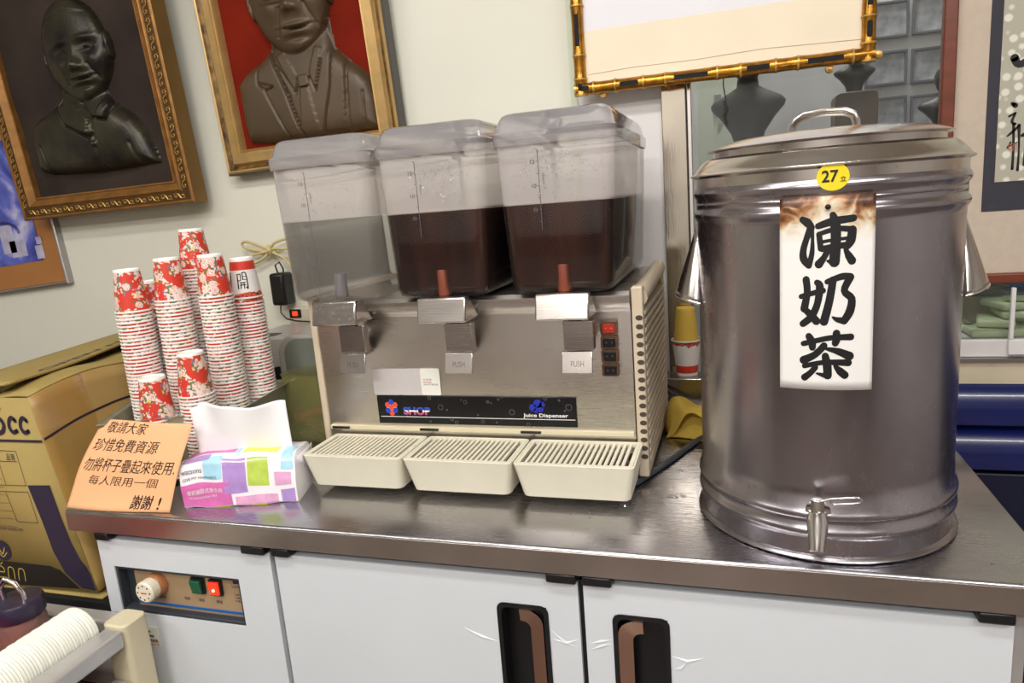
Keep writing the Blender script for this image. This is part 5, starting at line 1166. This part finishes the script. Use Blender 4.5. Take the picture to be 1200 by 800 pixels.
# ------------------------------------------------------------------ cardboard carton on a low stand, left of the counter
tag(MB().box((-1.0, .035, FZ), (.014, .66, -.235)).box((-1.0, .035, -.235), (.014, .66, -.2075)).build('low_stand', M_blackgap), 'low black stand under the cardboard carton', 'stand')
A_, B_ = (-.101, .05, .192), (-.027, .05, -.193)
t = thing('carton', 'large cardboard carton with purple print and torn tape, left of the worktop', 'carton', (-.3, .3, -.205))
def ct(o): o.location = (.3, -.3, .205); return o
fl, flb = (-.335, .05, .188), (-.345, .05, -.205)
bk, bkb = (-.150, .66, .205), (-.06, .66, -.20)
bl, blb = (-.475, .66, .205), (-.46, .66, -.205)
ct(MB().add([fl, A_, B_, flb, (-.25, .05, .190), (-.25, .05, -.204)], [(0, 4, 5, 3), (4, 1, 2, 5)]).build('front_panel', M_card, t, solid=.003, fix=False))
def side(u, v):   # u along the depth, v up
    tx = A_[0]+(bk[0]-A_[0])*u; bx = B_[0]+(bkb[0]-B_[0])*u; tz = A_[2]+(bk[2]-A_[2])*u+.012*math.sin(PI*min(1, u*2.4))*(u < .42); bz = B_[2]+(bkb[2]-B_[2])*u
    return (bx+(tx-bx)*v+.006*math.sin(PI*v)*math.sin(PI*u)+.0012*math.sin(31*u+9*v), .05+.61*u, bz+(tz-bz)*v)
ct(MB().grid(side, 24, 16).build('side_panel', M_card2, t, smooth=60, solid=.003))
ct(MB().add([fl, bl, blb, flb], [(0, 1, 2, 3)]).build('side_panel', M_card, t, solid=.003, fix=False))
ct(MB().add([bk, bl, blb, bkb], [(0, 1, 2, 3)]).build('back_panel', M_card, t, solid=.003, fix=False))
ct(MB().add([(-.345, .045, -.2055), (-.015, .045, -.2045), (-.05, .66, -.2055), (-.46, .66, -.2055)], [(0, 1, 2, 3)]).build('bottom_flap', M_card, t, solid=.003, fix=False))
def topf(u, v):   # right-hand top flap, from the side edge to the seam
    y = .052+.606*v; sx_ = side(v, 1); x1 = -.205-.165*v
    return (sx_[0]+(x1-sx_[0])*u, y, sx_[2]+.002-.010*u+.004*math.sin(PI*u))
ct(MB().grid(topf, 12, 16).build('top_flap', M_card, t, smooth=60, solid=.003))
def topl(u, v):   # left-hand flap, its free edge lifted
    y = .050+.61*v; x0 = -.150-.155*v; x1 = -.335-.14*v
    return (x0+(x1-x0)*u, y, .2165-.012*u-.004*math.sin(6*v)*(1-u)+.003*v)
tag(ct(MB().grid(topl, 12, 16).build('top_flap', M_card, t, smooth=60, solid=.0045)), 'lifted flap with corrugated edge')
mb = MB()
for k in range(60):
    v = k/60; p = topl(0, v); q = topl(0, v+.009); mb.add([(p[0]+.001, p[1], p[2]-.002), (q[0]+.001, q[1], q[2]-.002), (q[0]+.001, q[1], q[2]+.0015), (p[0]+.001, p[1], p[2]+.0015)], [(0, 1, 2, 3)])
tag(ct(mb.build('corrugation', M_card2, t, smooth=0)), kind='stuff')
FX = lambda x, y: (x, .0470, y)
pr = MB(); pr.add([FX(*p) for p in [(-.146, .019), (-.089, .022), (-.078, -.04), (-.066, -.092), (-.052, -.128), (-.040, -.143), (-.034, -.160), (-.029, -.190), (-.063, -.188), (-.098, -.159), (-.117, -.116), (-.128, -.058)]], [tuple(range(12))])
ct(pr.build('purple_swoosh', M_cardink, t, smooth=0, fix=False))
ct(MB().add([FX(*p) for p in [(-.342, -.150), (-.272, -.148), (-.135, -.148), (-.110, -.155), (-.068, -.190), (-.288, -.2005), (-.343, -.2025)]], [tuple(range(7))]).build('black_band', M_cardblack, t, smooth=0, fix=False))
mb = MB(); FY = lambda x, y: (x, .0466, y)
for pts in ([(-.279, -.172), (-.262, -.172), (-.264, -.162), (-.276, -.160), (-.282, -.172), (-.279, -.184), (-.264, -.184)], [(-.268, -.156), (-.262, -.151)], [(-.254, -.186), (-.249, -.162), (-.236, -.163), (-.237, -.186)], [(-.226, -.187), (-.221, -.163), (-.208, -.164), (-.209, -.187)]): stroke(mb, pts, .0022, FY, n=6)
ct(mb.build('yellow_lettering', mat('yellow_ink', (196, 170, 70), .5), t, smooth=0, fix=False))
mb = MB(); mb.add([FX(-.336, .1035), FX(-.084, .1065), FX(-.084, .1115), FX(-.336, .108)], [(0, 1, 2, 3)])
for v in range(14):
    a, b = v*.0285, (v+1)*.0285
    def SL(u): p = side(u, .785-.10*max(0, .06-u)*0+.035*u/.4); return (p[0]+.0024, p[1], p[2])
    p, q = SL(a), SL(b); mb.add([p, q, (q[0], q[1], q[2]+.0048), (p[0], p[1], p[2]+.0048)], [(0, 1, 2, 3)])
ct(mb.build('printed_line', M_cardink, t, smooth=0, fix=False))
mb = MB()
for cx in (-.150, -.121): stroke(mb, [(cx+.009, .148), (cx+.001, .154), (cx-.007, .147), (cx-.009, .134), (cx-.002, .125), (cx+.008, .128)], .0080, FX, n=14)
stroke(mb, [(-.176, .172), (-.198, .172), (-.200, .152), (-.186, .155), (-.173, .142), (-.179, .126), (-.198, .121)], .0085, FX, n=16)
ct(mb.build('volume_print', M_cardink, t, smooth=0, fix=False))
mb = MB()
def ln(p, q, w_=.0011): stroke(mb, [p, q], w_, FX, n=2)
for p, q in (((-.30, .088), (-.157, .087)), ((-.30, .065), (-.159, .066)), ((-.157, .087), (-.150, .018)), ((-.223, .016), (-.150, .018)), ((-.208, .064), (-.203, .018)), ((-.30, .0), (-.149, .005)), ((-.208, .001), (-.195, -.059)), ((-.149, .005), (-.141, -.058)), ((-.195, -.059), (-.141, -.058)), ((-.30, .016), (-.223, .016))): ln(p, q)
for k in range(8): ln((-.30, .052-.0165*k-.008), (-.212+.0022*k, .053-.0165*k-.008), .0006)
text_fit('品管', FX, -.185, .068, -.163, .082, mb=mb); text_fit('品名', FX, -.228, .068, -.205, .082, mb=mb); text_fit('FOR YOUR GOOD LIFE', FX, -.27, -.079, -.185, -.073, mb=mb)
n = 20; cx, cz = -.254, -.125
mb.add([FX(cx+.022*math.cos(2*PI*i/n), cz+.022*math.sin(2*PI*i/n)) for i in range(n)], [tuple(range(n))])
ct(mb.build('table_print', M_cardink, t, smooth=0, fix=False))
mb = MB(); stroke(mb, [(-.262, -.118), (-.255, -.132), (-.246, -.118)], .003, lambda x, y: (x, .0462, y)); stroke(mb, [(-.266, -.128), (-.255, -.138), (-.242, -.128)], .0025, lambda x, y: (x, .0462, y))
ct(mb.build('emblem', mat('yellow_ink2', (184, 160, 74), .5), t, smooth=0, fix=False))
mb = MB()   # writing along the seam on the top flaps
def TF(a, b): return lambda x, y: (lambda p: (p[0], p[1], p[2]+.0042))(topf(.98-y*.55, .12+.70*x))
def TL(x, y): p = topl(.02+y*.35, .10+.75*x); return (p[0], p[1], p[2]+.0038)
text_fit('OPEN HERE', TF(0, 0), .25, .10, .95, .45, mb=mb, bold=.0); text_fit('OPEN HERE', TL, .1, .12, .95, .45, mb=mb, bold=.01)
ct(mb.build('flap_lettering', mat('worn_purple', (92, 80, 88), .7), t, smooth=0, fix=False))
def tape(u, v):
    p = side(-.0+.20*u, 1.0-.62*v*(1-.35*u)); return (p[0]+.0022, p[1], p[2]+.0008)
ct(MB().grid(tape, 8, 8).build('packing_tape', clear('packing_tape', (.97, .92, .80), .05, (220, 190, 130), .12, .10), t, smooth=60))

# ------------------------------------------------------------------ trolley at the lower left with its load
t = thing('trolley', 'aluminium trolley with beige corner posts in the lower left corner', 'trolley', (-.2, -.4, FZ))
def tr_(o): o.location = (.2, .4, -FZ); return o
for x, y in ((.118, -.072), (-.56, -.072), (.118, -.80), (-.56, -.80)):
    tr_(MB().prism(rrect(x, y, x+.050, y+.050, .010, 4), lambda a, b, c: (a, b, FZ+.03+c), -.166-FZ-.03).build('corner_post', M_beige, t, smooth=40, bevel=.003))
    w_ = tr_(MB().lathe([(.028, -.010), (.028, .010)], 20, (x+.025, y+.025, FZ+.0285), ax='x', caps=(True, True)).build('castor', M_black, t))
for x0, x1, y0, y1, z0, z1 in ((.127, .166, -.750, -.073, -.202, -.171), (-.51, .117, -.058, -.027, -.196, -.171), (-.56, -.525, -.750, -.073, -.202, -.171), (.127, .166, -.750, -.073, -.300, -.266), (-.51, .117, -.058, -.027, -.300, -.266), (-.56, -.525, -.750, -.073, -.300, -.266)):
    tr_(MB().box((x0, y0, z0), (x1, y1, z1)).build('rail', M_aludull, t, bevel=.005, seg=3))
tr_(MB().box((-.524, -.75, -.308), (.126, -.059, -.300)).build('shelf', mat('trolley_shelf', (120, 104, 84), .5), t))
tr_(MB().box((-.52, -.75, -.62), (.14, -.05, -.61)).build('shelf', M_aludull, t))
# red basket
bx0, bx1, by0, by1 = -.30, .038, -.62, -.066
mb = MB(); o1 = rrect(bx0, by0, bx1, by1, .02, 4); o0 = rrect(bx0+.02, by0+.02, bx1-.02, by1-.02, .02, 4); k = len(o1); i1 = rrect(bx0+.004, by0+.004, bx1-.004, by1-.004, .018, 4); i0 = rrect(bx0+.023, by0+.023, bx1-.023, by1-.023, .018, 4)
mb.v += [(x, y, -.2995) for x, y in o0]+[(x, y, -.176) for x, y in o1]+[(x, y, -.176) for x, y in i1]+[(x, y, -.296) for x, y in i0]
for q in range(3): mb.f += [(q*k+i, q*k+(i+1)%k, (q+1)*k+(i+1)%k, (q+1)*k+i) for i in range(k)]
mb.f += [tuple(range(k-1, -1, -1)), tuple(range(3*k, 4*k))]; mb.mi = [0]*len(mb.f)
tag(mb.build('red_basket', mat('red_basket', (206, 66, 52), .35), smooth=40), 'red plastic basket standing in the trolley', 'basket')
# ribbed white sleeve of stacked lids lying beside the basket
rr = .0425; mb = MB(); prof = [(.0001, 0), (rr-.006, 0), (rr-.001, .002)]; rnd = random.Random(9)
L_s = .52; n = 104
for k in range(n): prof += [(rr-rnd.uniform(0, .0012), .004+L_s*k/n), (rr-.0022-rnd.uniform(0, .0012), .004+L_s*(k+.6)/n)]
prof += [(rr-.006, L_s+.006), (.0001, L_s+.006)]
mb.lathe(prof, 40)
o = mb.build('lid_sleeve', mat('crinkled_white', (232, 232, 220), .6, var=.03, scale=30, bump=.25, bscale=60), smooth=60)
o.rotation_euler = (PI/2, 0, 0); o.location = (.083, -.080, -.174)
tag(o, 'long white ribbed sleeve of stacked paper lids lying in the trolley', 'lids')
# jars
def jar(x, y, label, capm, bodym, s=1.0):
    j = thing('jar', label, 'jar', (x, y, -.2955))
    MB().lathe([(.0001, 0), (.030*s, 0), (.034*s, .004), (.036*s, .06), (.035*s, .135), (.031*s, .150), (.028*s, .152)], 36).build('jar_body', bodym, j, smooth=50)
    l = MB().lathe([(.0350*s, .147), (.0362*s, .150), (.0362*s, .171), (.034*s, .175), (.012*s, .177), (.0001, .177)], 36).build('lid', capm, j, smooth=40)
    return j, l
j, l = jar(-.012, -.108, 'frosted jar with dark purple lid in the red basket', mat('purple_lid', (44, 34, 58), .35), M_jar)
MB().tube([(-.018, -.006, .170), (-.020, -.006, .195), (-.006, -.006, .212), (.010, -.004, .205), (.016, 0, .186), (.018, 0, .174)], .0042, 10).build('metal_hoop', M_chrome, l, smooth=60)
MB().grid(lambda u, v: (.0372*math.cos(-1.9+.7*u), .0372*math.sin(-1.9+.7*u), .04+.06*v), 6, 2).build('label_patch', mat('cream_label', (226, 206, 176), .6), j, smooth=60)
j.location.z = -.294; j.scale = (1.08, 1.08, 1.05)
j, l = jar(-.105, -.150, 'clear jar with dark lid at the left edge of the photo, in the red basket', M_black, M_jar, .9)
o = MB().lathe([(.0001, 0), (.012, .002), (.026, .02), (.028, .045), (.018, .07), (.0001, .078)], 24, (-.045, -.200, -.2955)).build('fruit', mat('olive_green_fruit', (104, 104, 44), .5, var=.15), smooth=60)
tag(o, 'olive green lump beside the jars in the red basket', 'fruit')

# ------------------------------------------------------------------ things between the cups and the dispenser
t = thing('tabletop_machine', 'grey-white plastic appliance with rounded top behind the cups, left of the dispenser', 'appliance', (.14, .58, 0))
def tm(o): o.location = (-.14, -.58, 0); return o
M_grey = mat('warm_grey_plastic', (176, 172, 166), .35, var=.03); M_greyd = mat('grey_green_panel', (122, 128, 118), .4, var=.05)
def prof_box(x0, x1, y0, y1, h, r):
    mb = MB(); p = [(x0, 0), (x1, 0), (x1, h)]+[(x0+r-r*math.cos(a)*1.0, h-r+r*math.sin(a)) for a in [PI/2-PI/2*k/8 for k in range(9)]]
    n = len(p); mb.v = [(x, y0, z) for x, z in p]+[(x, y1, z) for x, z in p]; mb.f = [tuple(range(n)), tuple(range(2*n-1, n-1, -1))]+[(i, n+i, n+(i+1)%n, (i+1)%n) for i in range(n)]; mb.mi = [0]*len(mb.f); return mb
tm(prof_box(-.02, .17, .52, .70, .205, .03).build('rear_housing', M_grey, t, smooth=40, bevel=.006, seg=3))
tm(prof_box(.150, .262, .455, .519, .222, .045).build('front_bezel', M_grey, t, smooth=40, bevel=.006, seg=3))
tm(prof_box(.170, .258, .4525, .456, .214, .038).build('front_panel', M_greyd, t, smooth=40))
for k in range(5): tm(MB().box((.03+.012*k, .53, .2052), (.038+.012*k, .57, .2066)).build('vent_slot', M_darkgrey, t))
tm(MB().lathe([(.019, 0), (.019, .004)], 20, (.10, .520, .115), ax='y', caps=(True, True)).build('round_vent', M_black, t))
for z in (.208, .155, .135): tm(MB().tube([(.252, .450, z), (.257, .4485, z+.004), (.262, .450, z+.008)], .0018, 6).build('clip', M_black, t))
# olive acrylic box with coins and a rolled note
t = thing('coin_box', 'olive tinted acrylic coin box beside the dispenser', 'box', (.262, .41, 0))
def cb(o): o.location = (-.262, -.41, 0); return o
x0, x1, y0, y1 = .212, .312, .375, .447
for a, b in (((x0, y0, .002), (x1, y0+.003, .150)), ((x0, y1-.003, .002), (x1, y1, .150)), ((x0, y0+.003, .002), (x0+.003, y1-.003, .150)), ((x1-.003, y0+.003, .002), (x1, y1-.003, .150)), ((x0, y0, 0), (x1, y1, .002)), ((x0-.002, y0-.002, .150), (x1+.002, y1+.002, .153))):
    cb(MB().box(a, b).build('acrylic_sheet', M_acrylolive, t))
mcoin = MB().lathe([(.0125, 0), (.0130, .0004), (.0130, .0016), (.0125, .0020)], 20, caps=(True, True)).build('coin', mat('nickel_coin', (196, 192, 176), .3, .8, var=.1), smooth=40)
rnd = random.Random(8)
for k in range(14):
    c = mcoin if k == 0 else mcoin.copy()
    if k: COL.objects.link(c)
    c.location = (rnd.uniform(.234, .288), rnd.uniform(.394, .428), .0025+.0021*k); c.rotation_euler = (rnd.uniform(-.1, .1), rnd.uniform(-.1, .1), 0)
    tag(c, 'silver coin in the pile on the bottom of the olive coin box', 'coin', 'coins in the acrylic box')
for k, (a, b) in enumerate((((.225, .386, .052), (.290, .400, .066)), )):
    c = MB().tube([a, tuple((a[i]+b[i])/2 for i in range(3)), b], .0085, 14).build('rolled_banknote', mat('banknote_red', (176, 92, 74), .6, var=.25, scale=60)); tag(c, 'rolled reddish banknote on the coins in the olive box', 'banknote')
tag(MB().grid(lambda u, v: (.218+.085*u, .382+.05*v+.006*math.sin(6*u), .034+.010*math.sin(5*u+2*v)), 14, 6).build('folded_banknote', mat('banknote_tan', (150, 110, 84), .6, var=.25, scale=60), smooth=60, solid=.0006), 'crumpled tan banknote under the rolled one in the olive box', 'banknote')

# adapter, power strip and cord on the wall
t = thing('power_adapter', 'black plug-in power adapter on the wall beside the left tank', 'adapter', (-.005, WY-.02, .30))
o = MB().box((-.024, -.030, -.046), (.020, .018, .040)).build('adapter_body', M_black, t, bevel=.008, seg=3)
MB().tube([(-.006, -.01, .040), (-.010, -.012, .060), (.004, -.012, .068), (.012, -.010, .050), (.010, -.008, .036)], .0022, 8).build('wire_loop', M_black, t, smooth=60)
MB().tube([(-.010, -.012, -.045), (-.008, -.018, -.066), (.010, -.022, -.082), (.040, -.024, -.088), (.085, -.022, -.092), (.14, -.012, -.098)], .0020, 8).build('wire', M_black, t, smooth=60)
t = thing('power_strip', 'cream socket strip with glowing red switch below the adapter', 'socket', (.04, WY-.012, .215))
MB().prism(rrect(-.036, -.034, .10, .030, .028, 8), lambda a, b, c: (a, .010-c, b), .028).build('strip_body', mat('cream_socket', (206, 200, 176), .4), t, bevel=.004)
b = MB().box((-.030, -.0225, .004), (.004, -.018, .026)).build('switch_bezel', M_black, t, bevel=.001)
MB().box((-.020, -.0245, .009), (-.004, -.0225, .021)).build('switch', mat('red_glow_switch', (220, 40, 20), .4, emit=((255, 50, 24), 2.5)), b, bevel=.001)
t = thing('cord_bow', 'beige cord tied in a bow on the wall left of the water tank', 'cord', (-.03, WY-.02, .40))
for pts in ([(0, 0, 0), (-.030, -.006, .014), (-.062, -.008, .026), (-.082, -.006, .024), (-.078, -.004, .012), (-.045, -.004, .002), (0, -.002, -.002)],
            [(0, 0, 0), (-.030, -.006, -.006), (-.060, -.006, -.012), (-.078, -.006, -.022), (-.070, -.006, -.032), (-.035, -.006, -.026), (0, -.002, -.004)],
            [(0, -.002, 0), (.012, -.006, .014), (.030, -.008, .022), (.06, -.006, .028), (.09, 0, .030)], [(0, -.002, 0), (.018, -.006, -.010), (.040, -.006, -.022), (.06, -.004, -.05), (.07, 0, -.08)], [(0, -.002, 0), (.02, -.008, .004), (.045, -.008, .002), (.08, -.002, .004)]):
    P = [];
    for k in range(len(pts)-1):
        p0, p1, p2, p3 = pts[max(k-1, 0)], pts[k], pts[k+1], pts[min(k+2, len(pts)-1)]
        for i in range(5):
            q = i/5; P.append(tuple(.5*((2*p1[j])+(-p0[j]+p2[j])*q+(2*p0[j]-5*p1[j]+4*p2[j]-p3[j])*q*q+(-p0[j]+3*p1[j]-3*p2[j]+p3[j])*q**3) for j in range(3)))
    P.append(pts[-1]); MB().tube(P, .0036, 8).build('cord_loop', M_cordbeige, t, smooth=60)
MB().tube([(0, -.008, .010), (.004, -.012, 0), (0, -.008, -.010), (-.004, .002, 0)], .0055, 8, closed=True).build('knot', M_cordbeige, t, smooth=60)
MB().lathe([(.0035, 0), (.002, -.022)], 10, (0, .02, .0), ax='y', caps=(True, True)).build('nail', M_chrome, t)

# yellow cleaning cloth between dispenser and urn
def sm(x): x = max(0., min(1., x)); return x*x*(3-2*x)
def towel(u, v):      # top layer: from the back over the ridge to a lifted front edge
    x = 1.011+.165*u+.004*math.sin(9*v)
    zr = (.052+.012*math.sin(5*u+.6)+.006*math.sin(13*u))*sm(u/.10+.25)
    zf = .050*sm((u-.03)/.20)-.020*sm((u-.30)/.5)
    if v < .55: q = v/.55; y = .575-.075*q; z = .004+(zr-.004)*sm(q*1.15)
    else: q = (v-.55)/.45; y = .500-.040*q-.012*math.sin(PI*q)*math.sin(3*u); z = zr+(min(zf, zr)-zr)*q**1.4
    return (x, y+.003*math.sin(26*u), max(.003, z+.0025*math.sin(21*u+8*v)))
tmat = mat('mustard_towel', (214, 180, 76), .9, var=.10, scale=30, bump=.8, bscale=420)
o = MB().grid(towel, 50, 30).build('cleaning_cloth', tmat, smooth=80, solid=.004)
tag(o, 'mustard yellow cleaning cloth crumpled between dispenser and urn', 'cloth')
def inner(u, v):      # lower fold seen under the lifted edge, running down to the right
    x = 1.022+.155*u; z = .046*(1-v)*(1-.35*u)+.006*math.sin(9*u+3*v)*(1-v)+.003; y = .515-.052*v-.035*u*v+.004*math.sin(11*u)
    return (x, y, max(.003, z))
MB().grid(inner, 36, 16).build('lower_fold', tmat, o, smooth=80, solid=.004)
